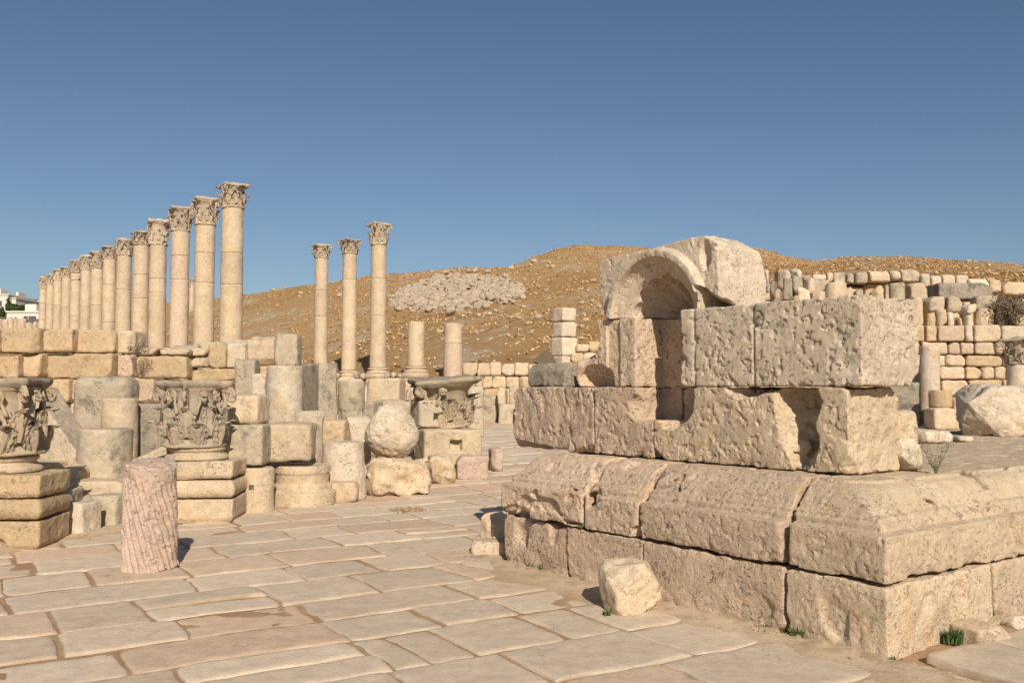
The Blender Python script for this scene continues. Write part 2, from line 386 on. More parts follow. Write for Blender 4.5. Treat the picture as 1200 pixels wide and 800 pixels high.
# blown soil along the foot of the podium and along the row of stones
C0 = np.array([2.35, 5.89]); ANG = math.radians(36.3)
bx, by = math.cos(ANG), math.sin(ANG); ax_, ay_ = -by, bx
Tl = (X - C0[0]) * bx + (Y - C0[1]) * by; Sl = (X - C0[0]) * ax_ + (Y - C0[1]) * ay_
dpod = np.where((Tl < 0) & (Sl > -.6) & (Sl < 4.5), -Tl, 9)
Z = Z + .038 * (1 - sstep(.0, .55, dpod + .22 * fbm(X, Y, 0 * X, 2.2, 2, 3)))
lx = np.interp(Y, [9.9, 11.8, 14.3, 17.8], [-5.46, -4.28, -2.9, -.5])
Z = Z + .05 * (1 - sstep(.0, .45, (X - lx) + .15 * fbm(X, Y, 0 * X, 2.2, 2, 6))) * (X - lx > -2.5) * (Y > 8.5) * (Y < 19)
n, k = TH.shape
I = np.arange(n * k).reshape(n, k)
a = I[:-1, :]; q = np.stack([a, I[1:, :], np.roll(I, -1, 1)[1:, :], np.roll(I, -1, 1)[:-1, :]], -1).reshape(-1, 4)
V = np.stack([X, Y, Z], -1).reshape(-1, 3)
cen = len(V); V = np.concatenate([V, [[0, 0, -.03]]])
me = mesh_from('ground', V, q[:, ::-1].copy())
hill = (sstep(33, 37, Y)).ravel(); hill = np.append(hill, 0)
far = (sstep(150, 200, Y) * (1 - sstep(100, 330, 600 + F * X / np.maximum(Y, 1))) ).ravel(); far = np.append(np.maximum(far, sstep(260, 320, Y).ravel()), 0)
at = me.attributes.new('hill', 'FLOAT', 'POINT'); at.data.foreach_set('value', hill.astype(np.float32)[:len(me.vertices)])
dust = np.append(np.maximum((1 - sstep(.1, .8, dpod)), 1 - sstep(.1, .5, np.abs(X - lx))).ravel(), 0)
at = me.attributes.new('dust', 'FLOAT', 'POINT'); at.data.foreach_set('value', dust.astype(np.float32)[:len(me.vertices)])
at = me.attributes.new('far', 'FLOAT', 'POINT'); at.data.foreach_set('value', far.astype(np.float32)[:len(me.vertices)])
tag(link('ground', me, M['ground']), kind='structure')

# ------------------------------------------------------------------ paving: rows of slabs with worn edges
def paving():
    ang = math.radians(31.5); ux, uy = math.cos(ang), math.sin(ang); vx, vy = -uy, ux    # rows run along u
    rng = random.Random(21); Vs = []; Qs = []; tone = []; tint = []; rim = []; base = 0
    v = -6.0
    while v < 36:
        near = v < 11
        rw = rng.uniform(.54, .88); u = -22 - rng.random()
        while u < 26:
            ln = rng.uniform(.6, 1.1) if rng.random() < .82 else rng.uniform(1.1, 1.45)
            cu, cv = u + ln / 2, v + rw / 2; wx, wy = cu * ux + cv * vx, cu * uy + cv * vy
            u0, u1, v0, v1 = u, u + ln, v, v + rw; u += ln
            if rng.random() < .14 and rw > .6: queue = [(u0, u1, v0, v0 + rw * .52), (u0, u1, v0 + rw * .52, v1)] if rng.random() < .5 else [(u0, u0 + ln * .42, v0, v1), (u0 + ln * .42, u1, v0, v1)]
            else: queue = [(u0, u1, v0, v1)]
            if wy < 1.2 or wy > 33 or abs(wx) > .62 * wy + 2.0: continue
            T = (wx - C0[0]) * bx + (wy - C0[1]) * by; S = (wx - C0[0]) * ax_ + (wy - C0[1]) * ay_
            if T > .1 and .1 < S < 4.0 and T < 8.6: continue
            if wy < 19.5 and wx < np.interp(wy, [9.9, 11.8, 14.3, 17.8], [-5.46, -4.28, -2.9, -.5]) - .6: continue
            drop = 0.0
            if -.30 < T < .1 and -.1 < S < 4.3: drop = -.03                 # buried strip along the podium
            side = (-.9 < S < 0 and T > .3)
            if rng.random() < .02: drop -= .006
            for u0, u1, v0, v1 in queue:
                dist = math.hypot(wx, wy); step = .05 if dist < 9 else (.09 if dist < 16 else .22)
                e = [0, .006, .018, .040, .075] if dist < 16 else [0, .02, .06]
                def ax1(a0, a1):
                    L_ = a1 - a0 - .008; mid = np.linspace(e[-1], L_ - e[-1], max(3, int((L_ - 2 * e[-1]) / step) + 1))
                    p = np.concatenate([e[:-1], mid, [L_ - q_ for q_ in e[:-1]][::-1]]); return a0 + .004 + p, np.minimum(p, L_ - p)
                U, eu = ax1(u0, u1); W, ev = ax1(v0, v1)
                UU, WW = np.meshgrid(U, W, indexing='ij'); E = np.minimum(*np.meshgrid(eu, ev, indexing='ij'))
                cr = np.hypot(*[np.maximum(.07 - q_, 0) for q_ in np.meshgrid(eu, ev, indexing='ij')])       # rounded corners
                px = UU * ux + WW * vx; py = UU * uy + WW * vy
                wz = 0 * px
                jx = rng.uniform(-.012, .012); jy = rng.uniform(-.012, .012)
                px2 = px +   .055 * fbm(px, py, wz, .9, 2, 31) + .018 * fbm(px, py, wz, 6, 2, 33) + jx
                py2 = py + .055 * fbm(px, py, wz, .9, 2, 41) + .018 * fbm(px, py, wz, 6, 2, 43) + jy
                wear = .006 + .006 * fbm(px, py, wz, 3, 2, 51)
                z = terrain(px2, py2) - np.clip(wear, .002, .02) * (1 - np.clip(E / .025, 0, 1)) ** 2 - .02 * np.clip(cr / .07 - .55, 0, 1)
                z = z + .004 * fbm(px, py, wz, 1.4, 3, 61 + rng.random() * 5) + .0022 * fbm(px, py, wz, 9, 2, 65)
                z = z - .004 * sstep(.45, .85, fbm(px, py, wz, 3.3, 3, 71))
                z = z + rng.uniform(-.003, .006) + drop + rng.uniform(-.008, .008) * (UU - u0) + rng.uniform(-.008, .008) * (WW - v0)
                if side: z = z + .05 + .03 * fbm(px, py, wz, 2, 2, 77)
                z = np.where(E <= 0, z - .05, z)
                G = np.stack([px2, py2, z], -1); nu, nv = px.shape; Ii = np.arange(nu * nv).reshape(nu, nv) + base
                Vs.append(G.reshape(-1, 3)); Qs.append(np.stack([Ii[:-1, :-1], Ii[1:, :-1], Ii[1:, 1:], Ii[:-1, 1:]], -1).reshape(-1, 4))
                base += nu * nv; tone.append(np.full(nu * nv, rng.random())); tint.append(np.full(nu * nv, max(0, (rng.random() * 1.6 - .9)))); rim.append(((1 - sstep(.002, .018, E)) * np.clip(.55 + .8 * fbm(px, py, wz, 5, 2, 91), .15, 1)).ravel())
        v += rw
    me = mesh_from('paving', np.concatenate(Vs), np.concatenate(Qs))
    for nme, arr in (('tone', tone), ('tint', tint), ('rim', rim)):
        a = me.attributes.new(nme, 'FLOAT', 'POINT'); a.data.foreach_set('value', np.concatenate(arr).astype(np.float32))
    tag(link('paving', me, M['pave']), kind='structure')
paving()

# ------------------------------------------------------------------ generic stones
_seed = [100]
def nseed(): _seed[0] += 1; return _seed[0]
def block_mesh(hx, hy, hz, h, seed, r=.03, big=.018, med=.011, pit=0, cn=4, cd=.07, extra=None, cap=80000, round_=0.0):
    rng = random.Random(seed * 13 + 5)
    def f(X, Y, Z):
        d = sdbox(X, Y, Z, (0, 0, hz), (hx, hy, hz), r * .55)
        if round_:
            e = (np.sqrt((X / hx) ** 2 + (Y / hy) ** 2 + ((Z - hz) / hz) ** 2) / (1.18 - .15 * round_) - 1) * min(hx, hy, hz)
            d = d * (1 - round_) + e * round_; d = np.maximum(d, sdbox(X, Y, Z, (0, 0, hz), (hx, hy, hz), r))
        d = chips(d, X, Y, Z, (0, 0, hz), (hx, hy, hz), rng, cn, cd)
        d = chips(d, X, Y, Z, (0, 0, hz), (hx, hy, hz), rng, cn + 2, cd * .5)
        if extra: d = extra(d, X, Y, Z)
        return rough(d, X, Y, Z, seed, big, 1.1 / max(.15, min(hx, hz)), med, pit)
    return sdf_mesh('stone', f, (-hx, -hy, 0), (hx, hy, 2 * hz), h, cap)
def drum_mesh(r0, r1, H, h, seed, big=.01, med=.009, pit=0, prof=None, cut=None, cd=.04, flutes=None, cn=2):
    rng = random.Random(seed * 17 + 3); rm = max(r0, r1)
    def f(X, Y, Z):
        rho = np.hypot(X, Y); t = np.clip(Z / H, 0, 1)
        Rz = r0 + (r1 - r0) * t
        if prof is not None: Rz = rm * np.interp(t, prof[0], prof[1])
        if flutes: Rz = Rz - flutes[1] * (np.abs(np.sin(np.arctan2(Y, X) * flutes[0] / 2 + Z * flutes[2])) ** .7) * sstep(flutes[3], flutes[3] - .05, Z)
        k = .7 if prof is not None else 1
        d = np.maximum((rho - Rz) * k, np.maximum(-Z, Z - H))
        q = np.maximum(rho - Rz + .02, 0); e = np.maximum(np.maximum(-Z, Z - H) + .02, 0); d = np.maximum(d, np.sqrt(q * q + e * e) - .02)
        if cut is not None: d = np.maximum(d, X * cut[0] + Y * cut[1] + Z * cut[2] - cut[3])
        d = chips(d, X, Y, Z, (0, 0, H / 2), (rm * .8, rm * .8, H / 2), rng, cn, cd)
        return rough(d, X, Y, Z, seed, big, 2.5, med, pit)
    rb_ = rm * (max(prof[1]) if prof is not None else 1) + .02
    return sdf_mesh('drum', f, (-rb_, -rb_, 0), (rb_, rb_, H), h, 200000, .02 if prof is None else .08)
def stone(name, label, cat, x0, x1, y0, y1, Y, D, mat='lime', yaw=0, kind='block', ground=False, group=None, tilt=(0, 0), zb=None, parent=None, **kw):
    """a loose stone whose front fills the photo box x0..x1, y0..y1 at depth Y"""
    yw = math.radians(yaw); Wp = (x1 - x0) / F * (Y + D * .25)
    if kind == 'block': Wd = max(.08, (Wp - D * abs(math.sin(yw))) / max(.3, math.cos(yw)))
    else: Wd = Wp; D = Wp
    cx = (x0 + x1) / 2; Yc = Y + D / 2
    zt = P(cx, y0, Y).z
    if zt < EYE - .1: zt = P(cx, y0, Y + D * .8).z
    zbm = P(cx, y1, Y).z
    x = P(cx, y1, Yc).x
    if ground: zbm = gz(x, Yc) - .02
    if zb is not None: zbm = zb
    H = max(.08, zt - zbm); h = max(.010, Y * 1.7 / F); s = nseed()
    if kind == 'block': me_ = block_mesh(Wd / 2, D / 2, H / 2, h, s, **kw)
    elif kind == 'drum': me_ = drum_mesh(Wd / 2, Wd / 2 * kw.pop('taper', 1), H, h, s, **kw)
    o = link(name, me_, M[mat], parent, (x, Yc, zbm), (math.radians(tilt[0]), math.radians(tilt[1]), yw))
    if label: tag(o, label, cat, group)
    return o

# ------------------------------------------------------------------ podium and the niche stones (local frame: x = into the podium, y = along its shadowed front)
def LW(t, s, z=0): return Vector((C0[0] + t * bx + s * ax_, C0[1] + t * by + s * ay_, z))
def hero(name, b, f, h, mat, parent=None, label=None, cat=None, cap=430000):
    t0, t1, s0, s1, z0, z1 = b; c = ((t0 + t1) / 2, (s0 + s1) / 2, z0)
    me_ = sdf_mesh(name, lambda X, Y, Z: f(X + c[0], Y + c[1], Z + c[2]), (t0 - c[0], s0 - c[1], 0), (t1 - c[0], s1 - c[1], z1 - z0), h, cap)
    if parent: o = link(name, me_, M[mat], parent, c, (0, 0, 0))
    else: o = link(name, me_, M[mat], None, LW(*c), (0, 0, ANG))
    if label: tag(o, label, cat)
    return o
def BX(b, r=.02):
    t0, t1, s0, s1, z0, z1 = b
    return lambda X, Y, Z: sdbox(X, Y, Z, ((t0 + t1) / 2, (s0 + s1) / 2, (z0 + z1) / 2), ((t1 - t0) / 2, (s1 - s0) / 2, (z1 - z0) / 2), r)
pod = empty('stone_podium', 'big moulded stone podium of two courses with the niche stones standing on it', 'podium', LW(0, 0), ANG)
ZJ, ZP = .452, 1.055
def plinth(s0, s1, t0, t1, seed, worn=0.02, mat='pinkish', h=.0095):
    b = (t0, t1, s0, s1, -.12, ZJ - .006); B = BX(b, .006); rng = random.Random(seed)
    def f(X, Y, Z):
        d = B(X, Y, Z)
        d = chips(d, X, Y, Z, ((t0 + t1) / 2, (s0 + s1) / 2, ZJ / 2), ((t1 - t0) / 2, (s1 - s0) / 2, ZJ / 2), rng, 2, .035)
        e = np.minimum(X - t0 if t0 < .3 else Y - s0 if s0 < .3 else 9 + 0 * X, Y - s0 if s0 < .3 else 9 + 0 * X)
        foot = sstep(.22, .0, Z) * sstep(.2, 0, e); d = d + foot * (.008 + .022 * fbm(X, Y, Z, 5, 3, seed))
        top = sstep(ZJ - .07, ZJ, Z); d = d + top * .02 * np.abs(fbm(X, Y, Z, 7, 2, seed + 1)) + worn * sstep(.3, .8, fbm(X, Y, Z, 3.5, 2, seed + 2))
        return rough(d, X, Y, Z, seed, .005, 2.2, .0028, .0042, 28)
    return hero('plinth_block', b, f, h, mat, pod)
OZ = [ZJ - .1, ZJ, .50, .752, .764, .812, .820, .848, .856, .90, .96, 1.01, 1.035, 1.2]
OO = [.02, .0, -.004, -.002, .075, .08, .105, .108, .145, .165, .205, .26, .32, .36]
def mould(s0, s1, t0, t1, seed, front=True, side=False, back=False, worn=.02, mat='pinkish', holes=.0, h=.009):
    b = (t0 - .03, t1, s0 - (.03 if side else 0), s1 + (.03 if back else 0), ZJ + .004, ZP); rng = random.Random(seed)
    g0 = BX((t0 - .2 if front else t0, t1, s0 - .2 if side else s0, s1 + .2 if back else s1, ZJ + .004, ZP), .012)
    def f(X, Y, Z):
        off = np.interp(Z, OZ, OO); d = g0(X, Y, Z)
        amp = fbm(X, Y, Z, 1.6, 2, seed + 5) * .008
        if front: d = np.maximum(d, (off + amp - X) * .8)
        if side: d = np.maximum(d, (off + amp - Y) * .8)
        if back: d = np.maximum(d, (Y - (4.16 - off - amp)) * .8)
        if front and side: d = np.maximum(d, (off * 2.0 + .015 + .14 * sstep(.8, 1.05, Z) + .03 * fbm(X, Y, Z, 4, 2, 77) - X - Y) * .7)
        low = sstep(ZJ + .12, ZJ, Z); d = d + low * (.001 + .026 * np.maximum(0, fbm(X, Y, Z, 4, 3, seed + 7) - .1))
        jn = np.minimum(Y - s0 if not side else 9 + 0 * Y, s1 - Y) if front else np.minimum(X - t0, t1 - X)
        d = d + sstep(.05, 0, jn) * (.003 + .04 * np.maximum(0, fbm(X, Y, Z, 4, 2, seed + 8)))
        d = d + worn * sstep(.55, .9, fbm(X, Y, Z, 3.4, 3, seed + 9)) * 1.6
        if holes: d = d + holes * sstep(.35, .6, fbm(X, Y * .7, Z * 1.5, 6, 2, seed + 11))
        return rough(d, X, Y, Z, seed, .005, 2.0, .004, .0048, 26)
    return hero('moulded_block', b, f, h, mat, pod)
# plinth course: shadowed front, then the sunlit right side
plinth(0, .765, 0, 1.36, 1, mat='lime'); plinth(.79, 2.175, .005, .9, 2, mat='pinkish')
plinth(2.185, 3.15, .01, .9, 3, .03); plinth(3.165, 4.14, .03, .9, 4, .07)
ta = 1.372
for i, ln in enumerate((1.5, 1.3, 1.55, 1.4, 1.5)):
    plinth(0.01, .8, ta, ta + ln - .01, 11 + i, mat='lime', h=.0095 if i == 0 else .022); ta += ln
plinth(3.3, 4.16, .92, 4.5, 18, h=.03); plinth(3.3, 4.16, 4.52, 8.68, 19, h=.03)
mould(0, .775, 0, 1.70, 21, side=True, mat='lime'); mould(.80, 2.205, 0, 1.0, 22, worn=.03)
mould(2.225, 2.90, 0, 1.0, 23, worn=.04); mould(2.925, 4.16, 0, 1.0, 24, back=True, worn=.035, holes=.03)
ta = 1.715
for i, ln in enumerate((1.55, 1.3, 1.4, 1.35, 1.36)):
    mould(0, .9, ta, ta + ln - .012, 31 + i, front=False, side=True, mat='lime', h=.010 if i < 2 else .016); ta += ln
mould(3.2, 4.16, 1.02, 4.8, 38, front=False, back=True, h=.022); mould(3.2, 4.16, 4.82, 8.68, 39, front=False, back=True, h=.022)
b = (.75, 8.66, .70, 3.4, .2, ZP - .004)
hero('core_fill', b, lambda X, Y, Z: rough(BX(b, .02)(X, Y, Z), X, Y, Z, 40, .022, 1.6, .012, .010, 7), .02, 'lime', pod, cap=600000)

# course of the niche
TF = .55; Z3, Z4, Z5 = 1.062, 1.695, 2.335
def nichecut(d, X, Y, Z, zlo=1.40):
    c = BX((.2, .92, 2.0, 2.815, zlo, 3.0), .02)(X, Y, Z)
    c = np.maximum(c, 2.262 - Y)
    return np.maximum(d, -c)
def ball(d, X, Y, Z, c, r, k=.03, seed=0):
    e = (np.sqrt(((X - c[0]) / r[0]) ** 2 + ((Y - c[1]) / r[1]) ** 2 + ((Z - c[2]) / r[2]) ** 2) - 1) * min(r)
    e = e + k * fbm(X, Y, Z, 6, 2, seed)
    return np.maximum(d, -e)
def std(b, seed, cn=4, cd=.08, r=.008, big=.008, med=.008, pit=.008, pf=17, extra=None, stretch=(1, 1, 1)):
    B = BX(b, r); rng = random.Random(seed * 3 + 1)
    c = ((b[0] + b[1]) / 2, (b[2] + b[3]) / 2, (b[4] + b[5]) / 2); hh = ((b[1] - b[0]) / 2, (b[3] - b[2]) / 2, (b[5] - b[4]) / 2)
    def f(X, Y, Z):
        d = chips(B(X, Y, Z), X, Y, Z, c, hh, rng, cn, cd)
        d = d + .012 * sstep(.2, .7, fbm(X, Y, Z, 4, 2, seed + 4))
        if extra: d = extra(d, X, Y, Z)
        return rough(d, X, Y, Z, seed, big, 2.6, med, pit, pf, stretch)
    return f
b = (TF, 1.25, 3.40, 4.70, Z3, Z4)
hero('rough_block', b, std(b, 51, 5, .09, med=.012, pit=.011, pf=10, stretch=(1, 1.4, .8)), .0095, 'pinkish', None,
     'rough hacked block at the left end of the niche course on the podium', 'stone block')
b = (TF, 1.25, 2.592, 3.385, Z3, Z4)
hero('niche_base_block', b, std(b, 52, 3, .05, extra=lambda d, X, Y, Z: ball(nichecut(d, X, Y, Z), X, Y, Z, (.55, 2.72, 1.50), (.14, .2, .13), .03, 3)), .009, 'pinkish', None,
     'block with the lower left corner of the niche cut into it, on the podium', 'stone block')
def gx(d, X, Y, Z):
    d = nichecut(d, X, Y, Z)
    d = ball(d, X, Y, Z, (.50, 2.36, 1.62), (.26, .26, .30), .03, 5)
    d = ball(d, X, Y, Z, (.42, 1.06, 1.52), (.42, .20, .50), .03, 6)
    d = ball(d, X, Y, Z, (.42, 1.46, 1.78), (.40, .45, .17), .04, 7)
    d = np.maximum(d, -(((X - .55) * .5 + (Y - .62) * .9 + (Z - 1.06) * .55) - .10 + .03 * fbm(X, Y, Z, 5, 2, 9)))
    return d
b = (TF, 1.22, .62, 2.58, Z3, Z4)
hero('scooped_block', b, std(b, 53, 4, .08, extra=gx, med=.008), .009, 'lime', None,
     'long broken block with a deep scooped hollow under the big pitted block', 'stone block')
def jx(d, X, Y, Z):
    d = nichecut(d, X, Y, Z, 1.2)
    d = np.maximum(d, ((Y - 3.22) * .62 + (Z - 2.33) * .78) - .02 + .05 * fbm(X, Y, Z, 4, 3, 8))
    d = ball(d, X, Y, Z, (.50, 3.36, 1.74), (.22, .27, .17), .03, 5)
    d = ball(d, X, Y, Z, (.50, 3.62, 2.20), (.3, .3, .26), .05, 12)
    # recessed band beside the jamb
    d = np.maximum(d, np.minimum(.025 - (X - TF), .9) * (1.0) * np.where((Y > 3.02) & (Y < 3.2), 1, 0) - 9 * np.where((Y > 3.02) & (Y < 3.2), 0, 1))
    return d
b = (TF, 1.25, 2.264, 3.66, Z4 + .004, Z5 - .003)
hero('niche_jamb_block', b, std(b, 54, 2, .05, extra=jx, pit=.006, big=.005, med=.006), .009, 'pinkish', None,
     'broken jamb block with the middle of the niche, left of the huge pitted block', 'stone block')
b = (TF, 1.30, .50, 2.256, Z4 + .006, 2.365)
def px_(d, X, Y, Z):
    d = np.maximum(d, -(((X - 1.3) * -.5 + (Y - .5) * .75 + (Z - Z4) * .55) - .07 + .03 * fbm(X, Y, Z, 5, 2, 9)))
    g = sstep(.025, .0, np.abs(Y - 2.10)) * .018 + sstep(.02, 0, np.abs(Y - 1.47)) * .02
    return d + g * sstep(.1, 0, X - TF)
hero('pitted_block', b, std(b, 55, 5, .07, med=.006, big=.004, pit=.010, pf=16, r=.012, extra=px_), .0088, 'pitted', None,
     'huge pitted block with grey blotches overhanging at the right of the niche', 'stone block')
def ax2(d, X, Y, Z):
    rho = np.hypot(Y - 2.57, Z - 2.32); ang = np.arctan2(Z - 2.32, Y - 2.57)
    t0 = np.interp(rho, [.36, .40, .41, .46, .47, .525, .54, .60, .625, 2], [.68, .655, .625, .60, .59, .565, .505, .495, .575, .578])
    d = np.maximum(d, (t0 - X) * .8)
    rib = .045 * np.abs(np.sin(ang * 6.5)) * sstep(.60, .72, X)
    cav = (np.sqrt((rho / (.365 + rib)) ** 2 + (np.maximum(X - .62, 0) / (.46 + rib)) ** 2) - 1) * .33
    d = np.maximum(d, -cav)
    # broken right underside, bevelled right end, dip in the top behind the moulding
    d = np.maximum(d, -((Z - (2.50 - .30 * (X - .5) + .30 * (Y - 1.85))) + .06 * fbm(X, Y, Z, 5, 3, 3)) * np.where(Y < 2.06, 1, -1) - 9 * np.where(Y < 2.06, 0, 1))
    d = np.maximum(d, ((Z - 2.98) * .8 - (Y - 2.0) * .6) - .02 + .03 * fbm(X, Y, Z, 3, 2, 4))
    d = np.maximum(d, ((Z - 2.94) * .55 + (X - 1.0) * .84) - .05)
    d = ball(d, X, Y, Z, (.50, 1.98, 2.80), (.14, .06, .14), .02, 15)
    d = np.maximum(d, (Y - 3.30) * .9 - (Z - 2.5) * .3)
    d = np.maximum(d, (Z - 2.99) + .055 * (Y - 2.0))
    return d
b = (.50, 1.20, 1.84, 3.34, Z5, 2.995)
hero('arched_niche_head', b, std((.50, 1.20, 1.84, 3.34, Z5, 2.995), 56, 5, .09, r=.012, extra=ax2, pit=.005, med=.004, big=.004), .0085, 'pale', None,
     'big block carved with a round moulded arch over a shell niche, topmost on the podium', 'niche head', cap=520000)
b = (.74, 1.38, 4.06, 4.70, Z4 + .002, 1.955)
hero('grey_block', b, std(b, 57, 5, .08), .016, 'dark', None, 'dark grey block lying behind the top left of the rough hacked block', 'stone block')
b = (1.16, 1.56, .66, 1.30, Z3, 1.52)
hero('corner_lump', b, std(b, 58, 6, .12, r=.05), .015, 'lime', None, 'pale broken block behind the scooped block, under the overhang of the pitted block', 'stone block')
b = (1.18, 1.50, .58, .78, Z3, 1.30)
hero('corner_lump', b, std(b, 59, 6, .1, r=.05), .013, 'pale', None, 'small broken stone low against the right end of the scooped block', 'stone')
b = (1.2, 1.6, 1.6, 3.2, Z3, 1.66)
hero('backing_block', b, std(b, 60, 6, .1, r=.04), .03, 'lime', None, 'long rough block backing the niche course from behind', 'stone block')

def pebble(name, label, cat, px, py, Y, w, d, h, mat='pale', yaw=0, zb=None, rnd=.5, **kw):
    p = P(px, py, Y); z = p.z if zb is None else zb
    me_ = block_mesh(w / 2, d / 2, h / 2, max(.008, Y * 1.5 / F), nseed(), r=min(w, d, h) * .2, cn=7, cd=min(w, d, h) * .35, round_=rnd, big=.02 * min(1, w * 2), med=.005, **kw)
    return tag(link(name, me_, M[mat], None, (p.x, p.y, z), (0, 0, math.radians(yaw))), label, cat)
# loose stones on and by the podium
o = stone('boulder', 'large angular boulder resting on the podium top at the right edge of the view', 'boulder', 1119, 1236, 452, 524, 12.0, 1.0, 'pale', yaw=-18, cn=9, cd=.24, r=.06, big=.05, med=.014, pit=.01, zb=1.04, cap=300000)
pebble('rubble_stone', 'low pale pyramid shaped stone on the podium top in front of the boulder', 'stone', 1089, 527, 11.0, .42, .35, .16, yaw=20, zb=1.04)
pebble('rubble_stone', 'flat little stone on the podium top beside the green weed', 'stone', 1062, 527, 9.6, .26, .2, .07, yaw=50, zb=1.045)
pebble('rubble_stone', 'small rosy stone on the podium top at the foot of the scooped block', 'stone', 1012, 528, 7.55, .22, .18, .09, 'pink', 10, zb=1.045)
pebble('rubble_stone', 'palm sized flat stone on the podium top below the scooped hollow', 'stone', 988, 541, 7.0, .20, .14, .03, 'pale', 10, zb=1.048)
pebble('rubble_stone', 'small stone on the podium top just left of the boulder', 'stone', 1127, 525, 11.2, .2, .2, .07, 'pale', 10, zb=1.045)
pebble('rubble_stone', 'tiny stone on the podium top between weed and pyramid stone', 'stone', 1050, 531, 8.9, .12, .12, .05, 'pale', 10, zb=1.045)
stone('cube_stone', 'squarish broken stone lying alone on the paving against the podium front', 'stone', 698, 776, 656, 713, 7.05, .36, 'lime', yaw=24, cn=10, cd=.14, r=.03, big=.03, med=.008, pit=.004, zb=-.01, cap=260000)
stone('rubble_stone', 'rounded pale stone on top of the rubble at the far left foot of the podium', 'stone', 562, 612, 598, 630, 9.75, .4, 'lime', yaw=-8, cn=8, cd=.08, r=.04, big=.03, zb=.1)
stone('rubble_stone', 'flat pale stone on the ground at the far left foot of the podium', 'stone', 552, 604, 628, 646, 9.5, .45, 'lime', yaw=-4, cn=7, cd=.06, r=.03, zb=-.03)
stone('kerb_stone', 'weathered pink stone poking out behind the left end of the podium', 'stone', 571, 590, 524, 548, 17.2, .5, 'pink', yaw=10, cn=6, cd=.1, ground=True)
# rough stones at the foot of the sunlit side
stone('rubble_stone', 'hump backed rough stone at the foot of the sunlit podium side', 'stone', 1104, 1176, 722, 752, 6.15, .45, 'lime', yaw=22, cn=7, cd=.08, r=.05, big=.03, zb=-.06)
stone('rubble_stone', 'rough stone half sunk beside the hump backed one at the right edge', 'stone', 1168, 1215, 716, 745, 6.6, .4, 'pale', yaw=12, cn=7, cd=.1, r=.05, big=.03, zb=-.05)

# ------------------------------------------------------------------ Corinthian capital, unit neck radius
def leaf_geo(mb, th0, z0, hl, w0, R0, flare, seed, curl=.36):
    rng = random.Random(seed); nu, nv = 22, 17; sk = rng.uniform(-.08, .08); hl *= rng.uniform(.94, 1.04); curl *= rng.uniform(.6, 1.1)
    Gf = np.zeros((nu, nv, 3)); Gb = np.zeros((nu, nv, 3))
    for i in range(nu):
        u = i / (nu - 1)
        if u < .72: z = z0 + hl * u / .72 * .9; out = .05 + .16 * u + flare * (u ** 2)
        else:
            p = (u - .72) / .28 * 2.3; z = z0 + hl * (.9 + .10 * math.sin(p)); out = .05 + .16 * .72 + flare * .52 + curl * (1 - math.cos(p)) * .55
        wl = w0 * (.78 + .30 * math.sin(math.pi * min(u / .8, 1))) * (1 if u < .7 else max(.12, 1 - (u - .7) / .34))
        wl *= 1 + .34 * abs(math.sin(u * math.pi * 4.5)) - .2
        for j in range(nv):
            v = j / (nv - 1) * 2 - 1
            rib = .09 * math.exp(-(v / .15) ** 2) + .06 * math.cos((abs(v) * 3.0 - u * 1.6) * 2 * math.pi) * min(1, abs(v) * 3) - .13 * v * v
            rr_ = R0 + out + rib; an = th0 + (v * wl + sk * u) / R0
            Gf[i, j] = (rr_ * math.cos(an), rr_ * math.sin(an), z - .05 * abs(v) * (u > .5) + .03 * rib)
            rb = R0 + out - .13 * (1 if u < .72 else .8) - .02; Gb[i, j] = (rb * math.cos(an), rb * math.sin(an), z - (.10 if u >= .72 else .02))
    n = nu * nv; fc = []
    for i in range(nu - 1):
        for j in range(nv - 1):
            a_ = i * nv + j; fc.append((a_, a_ + 1, a_ + nv + 1, a_ + nv)); fc.append((n + a_, n + a_ + nv, n + a_ + nv + 1, n + a_ + 1))
    ring = [(i, 0) for i in range(nu)] + [(nu - 1, j) for j in range(1, nv)] + [(i, nv - 1) for i in range(nu - 2, -1, -1)] + [(0, j) for j in range(nv - 2, 0, -1)]
    for k_ in range(len(ring)):
        a_ = ring[k_][0] * nv + ring[k_][1]; b_ = ring[(k_ + 1) % len(ring)]; b_ = b_[0] * nv + b_[1]; fc.append((a_, a_ + n, b_ + n, b_))
    mb.add(np.concatenate([Gf.reshape(-1, 3), Gb.reshape(-1, 3)]), fc)
def tube(mb, pts, rad, n=7):
    pts = np.array(pts, float); rad = np.broadcast_to(rad, len(pts)); G = []
    for i in range(len(pts)):
        t = pts[min(i + 1, len(pts) - 1)] - pts[max(i - 1, 0)]; t /= np.linalg.norm(t) + 1e-9
        up = np.array([0, 0, 1.]) if abs(t[2]) < .9 else np.array([1., 0, 0]); a_ = np.cross(t, up); a_ /= np.linalg.norm(a_); b_ = np.cross(t, a_)
        G.append([pts[i] + rad[i] * (math.cos(q) * a_ + math.sin(q) * b_) for q in np.linspace(0, 2 * math.pi, n, endpoint=False)])
    G = np.array(G); mb.grid(G, True); mb.F.append(tuple(mb.n - n + i for i in range(n))); mb.F.append(tuple(mb.n - len(pts) * n + i for i in range(n))[::-1])
def weather(V, amt, seed, f=2.4):
    o = np.stack([fbm(V[:, 0], V[:, 1], V[:, 2], f, 3, seed + q * 9) for q in range(3)], -1)
    return V + o * amt
